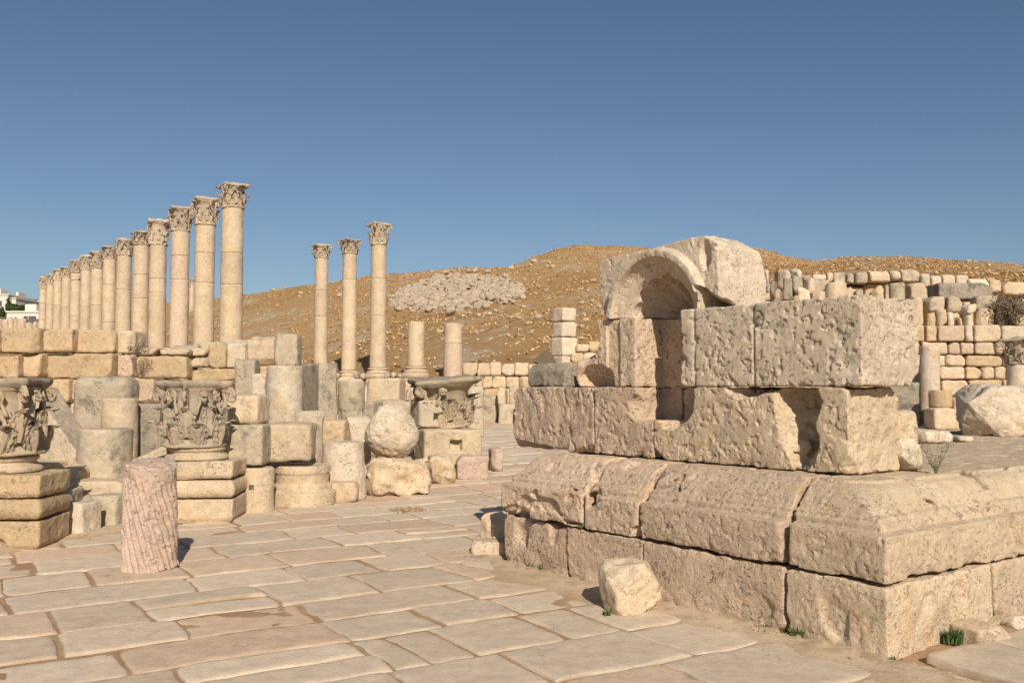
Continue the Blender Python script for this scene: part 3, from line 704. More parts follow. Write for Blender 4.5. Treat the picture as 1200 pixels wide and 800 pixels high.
def capital_parts(seed, broken=0.0, detail=True):
    rng = random.Random(seed); parts = []; H = 2.25
    mb = MB(); mb.lathe([(.98, 0), (1.08, .02), (1.1, .09), (1.02, .13), (.90, .3), (.86, 1.2), (.92, 1.6), (1.08, 1.9), (1.3, 2.0)], 40); parts.append(('bell', mb))
    for k_ in range(8):
        m_ = MB(); leaf_geo(m_, k_ * math.pi / 4 + math.pi / 8, .10, .80, .34, 1.0, .06, seed * 31 + k_, .40); parts.append(('acanthus_leaf', m_))
    for k_ in range(8):
        m_ = MB(); leaf_geo(m_, k_ * math.pi / 4, .40, 1.02, .29, .99, .12, seed * 37 + k_, .42); parts.append(('acanthus_leaf', m_))
    for k_ in range(4):
        an = k_ * math.pi / 2 + math.pi / 4
        if rng.random() < broken: continue
        m_ = MB(); er = np.array([math.cos(an), math.sin(an), 0]); et = np.array([-er[1], er[0], 0])
        pts = [er * (1.08 + .25 * t) + np.array([0, 0, 1.1 + .65 * t]) for t in np.linspace(0, .8, 5)]
        c = er * 1.52 + np.array([0, 0, 1.78])
        for t in np.linspace(0, 1, 22):
            ph = math.pi * .95 - t * 4.2 * math.pi; r_ = .23 * (1 - t) + .035; pts.append(c + er * r_ * math.cos(ph) + np.array([0, 0, 1]) * r_ * math.sin(ph))
        tube(m_, pts, np.linspace(.10, .06, len(pts)), 7)
        for sgn in (-1, 1):                                   # the inner scrolls towards the middle of each side
            a2 = an + sgn * .50; e2 = np.array([math.cos(a2), math.sin(a2), 0]); t2 = np.array([-e2[1], e2[0], 0]) * sgn
            pts = [e2 * 1.12 - t2 * .22 * (1 - t) + np.array([0, 0, 1.15 + .5 * t]) for t in np.linspace(0, .8, 4)]
            c = e2 * 1.22 + t2 * .06 + np.array([0, 0, 1.72])
            for t in np.linspace(0, 1, 15):
                ph = math.pi * .95 - t * 3.2 * math.pi; r_ = .15 * (1 - t) + .03; pts.append(c + t2 * r_ * math.cos(ph) + np.array([0, 0, 1]) * r_ * math.sin(ph))
            tube(m_, pts, np.linspace(.07, .04, len(pts)), 6)
        parts.append(('volute', m_))
    m_ = MB(); n = 9; ring = []
    for k_ in range(4):
        a0 = k_ * math.pi / 2 - math.pi / 4; cr = 1.0 - (rng.random() * .18 if rng.random() < .5 + broken else 0)
        p0 = np.array([math.cos(a0), math.sin(a0)]) * 1.86 * cr; p1 = np.array([math.cos(a0 + math.pi / 2), math.sin(a0 + math.pi / 2)]) * 1.86
        nm = np.array([math.cos(a0 + math.pi / 4), math.sin(a0 + math.pi / 4)])
        for t in np.linspace(.05, .95, n): ring.append(p0 * (1 - t) + p1 * t - nm * .26 * math.sin(math.pi * t) + nm * (.10 if abs(t - .5) < .12 else 0))
    ring = np.array(ring); G = []
    for z, s in ((1.96, .70), (1.98, .90), (2.05, .93), (2.07, .97), (2.15, 1.0), (2.25, 1.0), (2.27, .97), (2.27, .4)):
        G.append(np.concatenate([ring * s, np.full((len(ring), 1), z)], 1))
    m_.grid(np.array(G), True); m_.F.append(tuple(m_.n - len(ring) + i for i in range(len(ring))))
    parts.append(('abacus', m_))
    out = []
    for nm_, q in parts:
        V_ = q.arr(); V_ = weather(V_, .02 + .05 * broken, seed, 1.6); V_ = weather(V_, .012, seed + 50, 7); out.append((nm_, V_, q.F))
    return out
def capital_merged(seed, broken=.3):
    mb = MB()
    for nm_, V_, F_ in capital_parts(seed, broken): mb.add(V_, F_)
    # a ragged lump left on the top bed
    rng = random.Random(seed)
    if rng.random() < .7: mb.lathe([(.75, 2.2), (.7, 2.36), (.45, 2.5), (.1, 2.52)], 9, True, (rng.uniform(-.3, .3), rng.uniform(-.3, .3)))
    V_ = mb.arr(); V_ = weather(V_, .06, seed + 7, 3)
    return mesh_from('capital', V_, mb.F)
CAPS = [capital_merged(s, .4) for s in (3, 8, 15, 22)]
for c_ in CAPS: c_.materials.append(M['cap'])

# ------------------------------------------------------------------ columns
def shaft_mesh(r0, r1, H, seed, n=36):
    m_ = MB(); k_ = max(4, int(H / .12)); rz = [(r0 - .02, 0), (r0, .012)] + [(r0 + (r1 - r0) * t, H * t) for t in np.linspace(.02, .98, k_)] + [(r1, H - .012), (r1 - .02, H)]
    m_.lathe(rz, n); V_ = m_.arr(); rho = np.hypot(V_[:, 0], V_[:, 1]) + 1e-6
    k2 = .010 * fbm(V_[:, 0], V_[:, 1], V_[:, 2], 1.6, 3, seed) - .02 * sstep(.35, .75, fbm(V_[:, 0], V_[:, 1], V_[:, 2], 3.5, 2, seed + 3))
    V_[:, 0] *= 1 + k2 / rho; V_[:, 1] *= 1 + k2 / rho
    return mesh_from('drum', V_, m_.F)
def base_mesh(r, H):
    m_ = MB(); m_.lathe([(r * 1.36, 0), (r * 1.42, H * .12), (r * 1.42, H * .25), (r * 1.34, H * .38), (r * 1.2, H * .42), (r * 1.14, H * .55), (r * 1.18, H * .62), (r * 1.26, H * .68), (r * 1.28, H * .8), (r * 1.18, H * .92), (r * 1.02, H)], 36)
    V_ = weather(m_.arr(), .012, r * 10, 3); mb = MB(); mb.add(V_, m_.F); s = r * 1.42; mb.box((-s, -s, -H * .8), (s, s, .001))
    return mesh_from('column_base', mb.arr(), mb.F)
def column(label, px, ytop, yneck, wpx, Y, zb, seed, group, mats=None, cap=True, base=True, yjoints=None, dark=False, lean=0):
    rng = random.Random(seed); r1 = wpx * Y / F / 2 * .98; r0 = r1 * 1.08
    pt = P(px, ytop, Y); x = pt.x; zt = pt.z; zn = P(px, yneck, Y).z if cap else zt
    t = empty('column', label, 'column', (x, Y, zb), 0, group)
    bh = r0 * .75 if base else 0; bpl = r0 * .6 if base else 0
    if base: link('column_base', base_mesh(r0, bh), M['lime'], t, (0, 0, bpl))
    z = bh + bpl; top = zn - zb
    js = [P(px, q_, Y).z - zb for q_ in (yjoints or [])]; js = sorted([q_ for q_ in js if z + .3 < q_ < top - .3])
    if not js:
        q_ = z
        while q_ < top - 2.2: q_ += rng.uniform(1.3, 2.4); js.append(q_)
    js = [z] + js + [top]; mats = mats or []
    for i in range(len(js) - 1):
        f0 = (js[i] - z) / (top - z); f1 = (js[i + 1] - z) / (top - z)
        me_ = shaft_mesh(r0 + (r1 - r0) * f0, r0 + (r1 - r0) * f1, js[i + 1] - js[i] - .006, seed * 7 + i)
        k_ = len(js) - 2 - i
        link('drum', me_, M[mats[k_] if k_ < len(mats) else rng.choice(['cream', 'cream', 'cream', 'rose', 'lime'])], t, (0, 0, js[i] + .003), (0, 0, rng.random() * 6))
    if cap:
        o = link('capital', CAPS[seed % 4], None, t, (0, 0, top), (0, 0, rng.choice((0, 1, 2, 3)) * math.pi / 2 + rng.uniform(-.2, .2) + .6))
        k_ = (zt - zn) / 2.3; o.scale = (r1 * 1.0, r1 * 1.0, k_)
    return t
G1 = 'columns of the long left colonnade'
L1 = [ # px, top, neck, width
 (273, 217, 245, 25.5), (241, 233, 265, 23), (212, 243, 272, 21), (186, 258, 288, 19.5), (166, 272, 288, 18), (146, 281, 300, 17.2), (129, 289, 304, 14.8),
 (114.5, 295, 315, 14.4), (101.5, 300, 317, 12.2), (89.5, 305, 320, 12), (78.5, 313, 326, 10.8), (68.5, 316, 329, 10), (59.5, 322, 334, 9.2), (51, 325, 339, 8.4)]
ORD = ['first', 'second', 'third', 'fourth', 'fifth', 'sixth', 'seventh', 'eighth', 'ninth', 'tenth', 'eleventh', 'twelfth', 'thirteenth', 'fourteenth']
LOOK = {0: 'nearest and tallest column of the left colonnade, its capital corner jutting left', 2: 'third column from the right in the left colonnade, with a pink lower drum',
        13: 'farthest and leftmost column of the left colonnade'}
mt = {0: ['cream', 'lime', 'cream'], 1: ['cream', 'lime', 'lime'], 2: ['cream', 'rose', 'rose'], 3: ['lime', 'rose', 'cream'], 4: ['rose', 'cream', 'cream'], 5: ['cream', 'cream', 'cream']}
yj = {0: [297, 334], 1: [297, 332], 2: [300, 328], 3: [327, 343], 4: [322, 350], 5: [340]}
for i, (px, a_, b_, wd) in enumerate(L1):
    Yc = 34 + 3.03 * i; x = P(px, 400, Yc).x
    column(LOOK.get(i, '%s column from the right in the long left colonnade' % ORD[i]), px, a_, b_, wd, Yc, gz(x, Yc) - .05, 200 + i, G1, mt.get(i), yjoints=yj.get(i))
column('thin distant column seen between the second and third columns of the left colonnade', 225, 327, 334, 6, 100, 3.0, 231, None)
G2 = 'columns of the short middle row'
zs = 2.08
column('leftmost and lowest of the three whole columns in the middle row', 377, 287, 303, 15.6, 51, 2.2, 240, G2, ['rose', 'cream', 'cream'], yjoints=[340, 371])
column('dark streaked middle one of the three whole columns in the middle row', 410, 281, 298, 16.8, 48, 2.0, 241, G2, ['cream', 'lime', 'lime'], yjoints=[328])
column('rightmost and tallest of the three whole columns in the middle row', 444, 262, 288, 18.2, 44, zs, 243, G2, ['cream', 'cream', 'lime'], yjoints=[327, 370])
column('headless column stump in the middle row, left one of two', 488, 377, 0, 19.5, 40.8, zs, 244, G2, ['cream'], cap=False)
column('headless column stump in the middle row, right one of two', 531, 379, 0, 21.5, 38.8, zs, 245, G2, ['lime'], cap=False, base=False)

# ------------------------------------------------------------------ left ashlar wall behind the stones
def wall_block(par, x0, x1, y0, y1, Y, D=.7, mat='gold', zb=None, ztop=None, **kw):
    pa, pb = P(x0, y0, Y), P(x1, y1, Y); z1 = pa.z; z0 = pb.z if zb is None else zb
    W = pb.x - pa.x; kw.setdefault('r', .05); kw.setdefault('cn', 5); kw.setdefault('cd', .11)
    me_ = block_mesh(W / 2 * .995, D / 2, (z1 - z0) / 2 * .995, Y * 1.5 / F, nseed(), cap=70000, med=.016, big=.022, **kw)
    return link('block', me_, M[mat], par, (Vector(((pa.x + pb.x) / 2, Y + D / 2, z0)) - par.location), (0, 0, R.uniform(-.025, .025)))
lw = empty('ashlar_wall', 'long wall of big squared golden blocks behind the loose stones on the left', 'wall', (-8, 19.5, 0), 0)
def YW(x): return 19.0 + max(0, x) / 350 * 2.2
rowsL = [
 [(-75, -2, 384, 413, 'gold'), (0, 43, 384, 413, 'gold'), (45, 84, 385, 413, 'gold'), (86, 134, 386, 413, 'gold'), (136, 156, 387, 414, 'lime')],
 [(-60, -22, 415, 442, 'gold'), (-20, 21, 417, 442, 'gold'), (23, 46, 414, 442, 'gold'), (47, 131, 414, 443, 'gold'), (132, 155, 416, 442, 'pinkish'), (157, 219, 417, 443, 'gold'),
  (221, 243, 418, 430, 'lime'), (222, 241, 408, 417, 'lime'), (244, 264, 402, 431, 'gold'), (264, 288, 401, 431, 'pale'), (289, 321, 398, 427, 'cream')],
 [(-60, -15, 444, 470, 'gold'), (-13, 30, 444, 470, 'gold'), (31, 79, 444, 470, 'gold'), (80, 94, 444, 468, 'pinkish'), (95, 156, 445, 470, 'gold'), (157, 180, 444, 470, 'pinkish'), (181, 222, 445, 470, 'gold'), (224, 277, 432, 448, 'gold'), (224, 268, 449, 471, 'gold'), (279, 321, 429, 452, 'gold')],
 [(-60, 0, 472, 500, 'gold'), (2, 60, 472, 500, 'gold'), (62, 120, 472, 500, 'lime'), (122, 175, 472, 500, 'gold'), (177, 230, 473, 500, 'gold'), (232, 275, 473, 500, 'gold'), (277, 321, 454, 500, 'gold')]]
for row in rowsL:
    for x0, x1, a_, b_, mm in row: wall_block(lw, x0, x1, a_, b_, YW((x0 + x1) / 2), mat=mm)
for x0 in range(-60, 320, 64): wall_block(lw, x0, x0 + 63, 502, 530, YW(x0 + 30), mat='gold', zb=-.1)
for i, x0 in enumerate((176, 200, 232, 262, 292)): wall_block(lw, x0, x0 + (24, 32, 30, 30, 30)[i], 407 - i * 3.2, 420 - i * 2, YW(x0) + .85, mat='grey', D=.5)
wall_block(lw, 157, 185, 407, 416, YW(165) + .1, mat='lime'); wall_block(lw, 186, 221, 409, 416, YW(165) + .1, mat='lime')
wall_block(lw, 322, 348, 391, 430, 21.0, mat='grey', D=.55); wall_block(lw, 322, 350, 431, 470, 21.0, mat='gold', D=.6); wall_block(lw, 322, 350, 471, 520, 21.0, mat='gold', D=.6, zb=0)

# ------------------------------------------------------------------ loose stones on the left, front row first
def stack_block(name, label, x0, x1, y0, y1, Y, D, mat, kind, notch=False, zb=None, zt=None):
    """square course of a column pedestal: 'slab', 'roll' (half round edge)"""
    W = (x1 - x0) / F * Y; pc = P((x0 + x1) / 2, y1, Y); z0 = pc.z if zb is None else zb; z1 = zt; H = z1 - z0; s = nseed(); hw = W / 2
    rng = random.Random(s)
    def f(X, Y_, Z):
        if kind == 'roll':
            q = (Z - H / 2) / (H / 2); off = .10 * (1 - np.sqrt(np.clip(1 - q * q, 0, 1)))
        else: off = .012 + 0 * Z + .03 * sstep(H * .22, 0, Z)
        d = np.maximum(np.maximum(np.abs(X) - hw + off, np.abs(Y_) - D / 2 + off) * .85, np.maximum(-Z, Z - H))
        q1 = np.maximum(np.abs(X) - hw + .05, 0); q2 = np.maximum(np.abs(Y_) - D / 2 + .05, 0); d = np.maximum(d, np.sqrt(q1 * q1 + q2 * q2) - .05 + off * .8)
        d = chips(d, X, Y_, Z, (0, 0, H / 2), (hw, D / 2, H / 2), rng, 3, .05)
        if notch: d = np.maximum(d, -((np.sqrt(((X + .12) / .17) ** 2 + ((Y_ + D / 2) / .12) ** 2 + ((Z - .02) / .13) ** 2) - 1) * .1))
        return rough(d, X, Y_, Z, s, .012, 2.5, .006, .004)
    me_ = sdf_mesh(name, f, (-hw, -D / 2, 0), (hw, D / 2, H), .0135, 230000)
    return tag(link(name, me_, M[mat], None, (P((x0 + x1) / 2, y1, Y + D / 2).x, Y + D / 2, z0), (0, 0, math.radians(4))), label, 'pedestal stone')
def zat(y, Y): return P(600, y, Y).z
# pedestal at the left edge
Yp = 9.75
za, zb_, zc_, zd = -.01, zat(611, Yp), zat(584, Yp), zat(557, Yp)
stack_block('pedestal_slab', 'bottom slab of the left edge pedestal, with a dark hollow broken into its foot', -24, 66, 610, 638, Yp, .82, 'gold', 'slab', True, za, zb_ - .004)
stack_block('pedestal_roll', 'rounded middle course of the left edge pedestal', -24, 67, 584, 610, Yp - .02, .84, 'gold', 'roll', False, zb_ + .002, zc_ - .004)
stack_block('pedestal_slab', 'top slab of the left edge pedestal under the column base', -24, 67, 557, 584, Yp - .02, .84, 'gold', 'slab', False, zc_ + .002, zd)
bprof = ([0, .02, .25, .45, .5, .62, .7, .76, .95, 1], [.93, 1.0, 1.0, .93, .85, .82, .86, .90, .90, .86])
def attic(label, px, Y, r, zb, H, mat, prof=bprof):
    s = nseed(); me_ = drum_mesh(r, r, H, .012, s, .006, .005, 0, prof, cd=.02)
    p = P(px, 400, Y); return tag(link('moulded_base_stone', me_, M[mat], None, (p.x, Y, zb), (0, 0, .3)), label, 'column base')
zcap = zat(533, Yp + .4)
attic('round moulded column base on the left edge pedestal, carrying the cropped capital', 3, Yp + .42, .44, zd + .002, zcap - zd - .004, 'cream')
def hero_cap(label, px, Y, r, zb, H, rot, seed, broken, tilt=(0, 0), mat='cap', top='grey'):
    p = P(px, 400, Y); t = tag(link('carved_capital', None, loc=(p.x, Y, zb), rot=(math.radians(tilt[0]), math.radians(tilt[1]), rot)), label, 'capital')
    t.scale = (r, r, H / 2.27)
    for nm_, V_, F_ in capital_parts(seed, broken):
        V_[:, :2] *= (1.12 - (.27 if broken < .5 else -.12) * np.clip((V_[:, 2] - .6) / 1.4, 0, 1))[:, None]
        link(nm_, mesh_from(nm_, V_, F_), M[top if nm_ == 'abacus' else mat], t)
    return t
M['capw'] = stone_mat('capital_warm', (.58, .46, .32), (.52, .41, .28), (.57, .39, .22), (.33, .285, .22), .59, sc=1.4)
hero_cap('carved leaf capital cut off by the left edge, with a big corner scroll', 5, Yp + .42, .365, zcap, zat(443, Yp + .4) - zcap, .12, 71, .1, mat='capw', top='grey')
# pedestal with the whole capital
Yq = 11.75
za, zb_, zc_, zd = -.01, zat(585, Yq), zat(562, Yq), zat(541, Yq)
stack_block('pedestal_slab', 'bottom slab of the pedestal right behind the pink twisted column stub', 203, 283, 585, 610, Yq, .86, 'cream', 'slab', False, za, zb_ - .004)
stack_block('pedestal_roll', 'rounded middle course of the pedestal behind the pink twisted column stub', 203, 284, 562, 585, Yq, .88, 'cream', 'roll', False, zb_ + .002, zc_ - .004)
stack_block('pedestal_slab', 'top slab of the pedestal behind the pink twisted column stub', 204, 283, 541, 562, Yq, .86, 'cream', 'slab', False, zc_ + .002, zd)
zc2 = zat(523, Yq + .4)
attic('thin round moulded base between pedestal and whole carved capital', 233, Yq + .42, .40, zd + .002, zc2 - zd - .004, 'cream')
hero_cap('whole carved leaf capital standing on the moulded pedestal, grey worn top', 229, Yq + .42, .335, zc2, zat(446, Yq + .4) - zc2, math.pi / 4 + .08, 72, .15, mat='cap', top='grey')

# pink twisted column stub
def twist():
    Y = 8.55; H = 1.03; r = .255
    def f(X, Y_, Z):
        rho = np.hypot(X, Y_); an = np.arctan2(Y_, X)
        fl = .026 * (1 - np.abs(np.sin(an * 12 + Z * 15 + .35 * fbm(X, Y_, Z, 3, 2, 5)))) * sstep(H * .93, H * .80, Z + .3 * X + .06 * fbm(X, Y_, Z, 4, 2, 5))
        Rz = r * (1 - .07 * (Z / H)) - fl + .012 * sstep(.08, 0, Z)
        d = np.maximum((rho - Rz) * .8, np.maximum(-Z, Z - H))
        d = np.maximum(d, (Z * .93 - Y_ * .2 + .25 * np.maximum(X - .02, 0)) - H * .93)
        d = np.maximum(d, -(Z - .0 - .05 * np.maximum(0, X) * 1.5 - .012 * fbm(X, Y_, Z, 9, 2, 2)))
        d = np.maximum(d, (Y_ * -.3 + Z * .8 + X * .75) - .93 + .03 * fbm(X, Y_, Z, 8, 2, 12))
        d = np.maximum(d, (X * -.55 + Z * .83) - .93)
        return rough(d, X, Y_, Z, 7, .010, 4, .006, .006)
    me_ = sdf_mesh('column_stub', f, (-r, -r, 0), (r, r, H), .0085, 600000)
    tag(link('twisted_column_stub', me_, M['pink'], None, (P(175.5, 665, Y + r).x, Y + r, -.012), (0, math.radians(-.6), 0)), 'pink column stub with spiral fluting standing alone on the paving', 'column stub')
twist()

S = stone
# behind / between the two pedestals
S('leaning_slab', 'tall slab with a slanting dark top edge right of the cropped capital', 'stone block', 38, 105, 455, 575, 12.6, .55, 'grey', ground=True, yaw=-6,
  extra=lambda d, X, Y, Z: np.maximum(d, X * .80 + Z * .60 - .80), cn=2, cd=.05, r=.03)
S('upright_block', 'tall rounded grey block with mottled lichen standing against the ashlar wall', 'stone block', 91, 157, 440, 520, 15.6, .6, 'grey', ground=True, r=.34, big=.03, cn=3)
S('column_drum', 'short broken column drum between mottled grey block and square grey block', 'column drum', 119, 160, 466, 530, 14.4, .5, 'lime', kind='drum', ground=True)
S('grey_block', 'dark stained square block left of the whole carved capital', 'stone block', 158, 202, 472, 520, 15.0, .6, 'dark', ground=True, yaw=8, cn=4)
S('column_drum', 'wide grey column drum standing in front of the short broken drum', 'column drum', 92, 153, 501, 585, 12.3, .6, 'grey', kind='drum', ground=True, big=.012)
S('tilted_block', 'rough pitted block with a sloping top just left of the pedestal', 'stone block', 145, 205, 506, 590, 12.7, .6, 'grey', ground=True, yaw=6,
  extra=lambda d, X, Y, Z: np.maximum(d, -X * .42 + Z * .9 - .72), cn=3, pit=.012, r=.05)
S('low_stone', 'low warm coloured slab lying below the wide grey column drum', 'stone', 84, 152, 560, 590, 11.9, .5, 'lime', ground=True, yaw=4, r=.06, cn=4)
S('low_stone', 'blocky grey stone on the ground behind the pink twisted stub', 'stone block', 103, 152, 577, 616, 11.3, .5, 'grey', ground=True, yaw=-8, r=.05, cn=5)
S('low_stone', 'squared buff stone on the ground right beside the left edge pedestal', 'stone block', 66, 112, 586, 624, 10.7, .4, 'pale', ground=True, yaw=-10, r=.03, cn=5, cd=.06)
S('low_stone', 'little pale stone wedged between left edge pedestal and squared buff stone', 'stone', 62, 90, 570, 606, 11.3, .4, 'pale', ground=True, r=.05, cn=4)
S('low_stone', 'rough block sitting low behind the left edge pedestal', 'stone block', 20, 66, 540, 600, 11.8, .6, 'lime', ground=True, r=.05, cn=4)
# right of the whole capital
lowH = S('rough_block', 'coarse grey block, lower of two stacked right of the whole capital', 'stone block', 262, 314, 496, 548, 12.6, .6, 'grey', ground=False, zb=.62, yaw=3, r=.07, med=.012, pit=.008)
S('rough_block', 'rounded block, upper of two stacked right of the whole capital', 'stone block', 265, 311, 462, 496, 12.75, .55, 'lime', zb=zat(497, 12.6) - .01, yaw=-3, r=.09, cn=5, med=.012)
S('support_block', 'worn block under the coarse grey block beside the pedestal', 'stone block', 268, 300, 549, 600, 12.9, .5, 'lime', ground=True, r=.04)
def hole(d, X, Y, Z): return np.maximum(d, -sdbox(X, Y + .26, Z - .40, (0, 0, 0), (.045, .09, .045), .01))
dr = S('pierced_drum', 'pale low column drum with a small dark box as the shade of a hole', 'column drum', 279, 321, 546, 594, 12.55, .45, 'cream', kind='drum', ground=True, taper=1.0)
pp = P(301, 571, 12.54)
m_ = MB(); m_.box((-.035, -.01, -.035), (.035, .012, .035)); link('socket_shade', m_.mesh('socket_shade', False), M['bark'], dr, (.0, -.232, pp.z - dr.location.z))  # dark box paints the shade of the hole, nothing is cut into the drum
S('column_stub', 'smooth pale column stub standing upright left of the dark tall block', 'column stub', 311, 354, 428, 520, 14.6, .6, 'pale', kind='drum', ground=True, taper=.97, big=.008)
S('narrow_pillar', 'grey squared pillar end standing right of the whole capital against the wall', 'stone block', 277, 301, 421, 500, 16.4, .4, 'grey', ground=True, r=.03)
S('narrow_pillar', 'thin pale upright sliver beside the smooth column stub', 'stone block', 297, 313, 438, 500, 15.8, .3, 'pale', ground=True, r=.04)
S('warm_block', 'round shouldered buff block in front of the smooth column stub', 'stone block', 312, 369, 495, 546, 13.2, .6, 'lime', zb=zat(541, 13.0) - .01, yaw=3, r=.10, cn=5, big=.03)
# attic base resting on its plinth
rb = (398 - 320) / F * 13.5 / 2
zt_ = zat(545, 13.6); attic('low moulded column base with stacked rings under the round shouldered buff block', 356, 13.62, rb * .93, -.01, zt_ + .02, 'cream',
      ([0, .02, .35, .38, .5, .56, .62, .78, .82, 1], [1, 1.08, 1.08, .95, .93, .84, .84, .86, .90, .90]))
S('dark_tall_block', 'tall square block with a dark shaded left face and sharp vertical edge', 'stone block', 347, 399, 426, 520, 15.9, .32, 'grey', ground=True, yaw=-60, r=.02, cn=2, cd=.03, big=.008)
S('fluted_stub', 'short stained fluted column stub right of the dark tall block', 'column stub', 396, 427, 446, 520, 16.8, .5, 'grey', kind='drum', ground=True, flutes=(14, .03, 0, 1.2))
S('broken_stone', 'jagged grey broken stone between dark tall block and round shouldered buff block', 'stone', 343, 382, 481, 530, 14.6, .5, 'grey', ground=True, yaw=12, cn=8, cd=.16, r=.05)
S('broken_stone', 'ochre stained broken stone in front of the fluted stub', 'stone', 366, 411, 491, 540, 14.9, .5, 'gold', ground=True, yaw=-8, cn=8, cd=.14, r=.05)
S('broken_stone', 'pale angular broken stone left of the big rounded boulder', 'stone', 401, 438, 487, 545, 15.4, .6, 'pale', ground=True, yaw=14, cn=8, cd=.16, r=.05)
S('coarse_drum', 'coarse grained drum bulging at its foot left of the rounded boulder', 'column drum', 373, 430, 516, 579, 13.9, .6, 'pale', kind='drum', ground=True, taper=.84, med=.010, pit=.006)
S('low_stone', 'low lumpy stone against the foot of the coarse grained drum', 'stone', 384, 420, 562, 584, 13.75, .3, 'cream', ground=True, r=.06, cn=5, round_=.4)
# long low rocks and the boulder
S('long_low_rock', 'long pale weathered rock lying on the ground under the rounded boulder', 'rock', 428, 509, 537, 573, 14.4, .75, 'cream', ground=True, yaw=9, r=.07, cn=8, cd=.14, big=.09, med=.024, round_=.3)
S('low_rock', 'low pale rock adjoining the right end of the long weathered rock', 'rock', 498, 534, 533, 560, 15.6, .6, 'cream', ground=True, yaw=12, r=.08, cn=8, cd=.14, big=.07, med=.02, round_=.4)
S('rounded_boulder', 'big rounded boulder with a whitish top perched on the long weathered rock', 'boulder', 427, 491, 471, 541, 14.65, .78, 'pale', zb=zat(541, 14.6) + .0, r=.05, cn=6, cd=.14, big=.05, med=.020, round_=1.0, pit=.012, extra=lambda d, X, Y, Z: np.maximum(d, np.sqrt(X * X + (Y * .9) ** 2) * .8 + (Z - .2) * .42 - .46))
S('notched_block', 'big buff block with a notch in its face right of the rounded boulder', 'stone block', 484, 566, 501, 560, 16.6, .9, 'cream', ground=True, yaw=16, r=.05, cn=5, cd=.09,
  extra=lambda d, X, Y, Z: np.maximum(d, -sdbox(X, Y, Z, (.05, -.45, .55), (.11, .14, .10), .02)))
S('pink_low_block', 'small pink block at the foot of the notched block', 'stone block', 533, 573, 533, 560, 16.2, .45, 'pink', ground=True, yaw=6, r=.05, cn=6, cd=.08)
# damaged capital on the notched block
S('support_stone', 'angular grey block propped left of the damaged capital', 'stone block', 480, 520, 468, 501, 16.9, .5, 'grey', zb=zat(501, 16.9), yaw=24, cn=5, cd=.08)
hero_cap('damaged carved capital with a wide grey broken top resting on the notched block', 524, 17.5, .40, zat(499, 17.3) - .02, zat(441, 17.3) - zat(499, 17.3), .25, 73, .55, (3, -5), 'capw', 'grey')
# blocks behind them
for x0, x1, y0, y1, Yy, mm, lb in ((430, 474, 443, 480, 21.5, 'lime', 'buff block with a shadowed end behind the rounded boulder'),
      (404, 433, 444, 476, 20.5, 'pale', 'pale round ended block just behind the fluted stub'),
      (418, 448, 470, 500, 18.8, 'grey', 'grey low block between fluted stub and rounded boulder'),
      (440, 484, 468, 500, 19.4, 'grey', 'flat grey block directly behind the rounded boulder top'),
      (474, 484, 455, 480, 22, 'grey', 'small dark stone left behind the damaged capital'),
      (500, 534, 478, 512, 19.8, 'lime', 'buff block hidden behind the damaged capital')):
    S('background_block', lb, 'stone block', x0, x1, y0, y1, Yy, .7, mm, ground=True, yaw=R.uniform(-14, 14), r=.07, cn=6, cd=.12)
S('background_block', 'wedge of grey stone lying right behind the damaged capital', 'stone', 545, 568, 452, 480, 24, .5, 'grey', ground=True, yaw=10, cn=8, cd=.16)

G5 = 'stone chips lying along the foot of the loose stones'
cp = []
for i in range(5):
    me_ = block_mesh(.5, .4, .28, .07, 950 + i, r=.1, cn=9, cd=.3, big=.05); me_.materials.append(M[('lime', 'pale', 'gold', 'grey', 'lime')[i]]); me_.name = 'stone_chip'; cp.append(me_)
rc = random.Random(77)
def chip(x, y, z, s_, label, group):
    o = link('stone_chip', cp[rc.randrange(5)], None, None, (x, y, z), (rc.uniform(-.3, .3), rc.uniform(-.3, .3), rc.random() * 6)); o.scale = (s_,) * 3; tag(o, label, 'stone chip', group)
for _ in range(70):
    y = rc.uniform(10, 19.5); x = float(np.interp(y, [9.9, 11.8, 14.3, 17.8, 20], [-5.46, -4.28, -2.9, -.5, .4])) + rc.uniform(-.35, .25) + abs(rc.gauss(0, .12))
    chip(x, y, -.015, rc.uniform(.03, .10), 'small stone chip on the ground along the foot of the loose stones at left', G5)
G6 = 'stone chips lying along the foot of the podium'
for _ in range(34):
    q_ = LW(-abs(rc.gauss(.02, .16)) - .04, rc.uniform(.1, 4.6)); chip(q_.x, q_.y, -.012, rc.uniform(.012, .05), 'small stone chip on the soil along the foot of the podium', G6)
G7 = 'rubble filling the gaps between the loose stones'
for _ in range(46):
    px = rc.uniform(60, 540); yy_ = float(np.interp(px, [60, 205, 380, 570], [11.3, 13.3, 15.8, 18.6])) + rc.uniform(0, 1.6)
    x = (px - 600) / F * yy_; s_ = rc.uniform(.35, .75); chip(x, yy_, rc.uniform(-.05, .28), s_, 'lump of rubble filling a gap between the loose stones at left', G7)

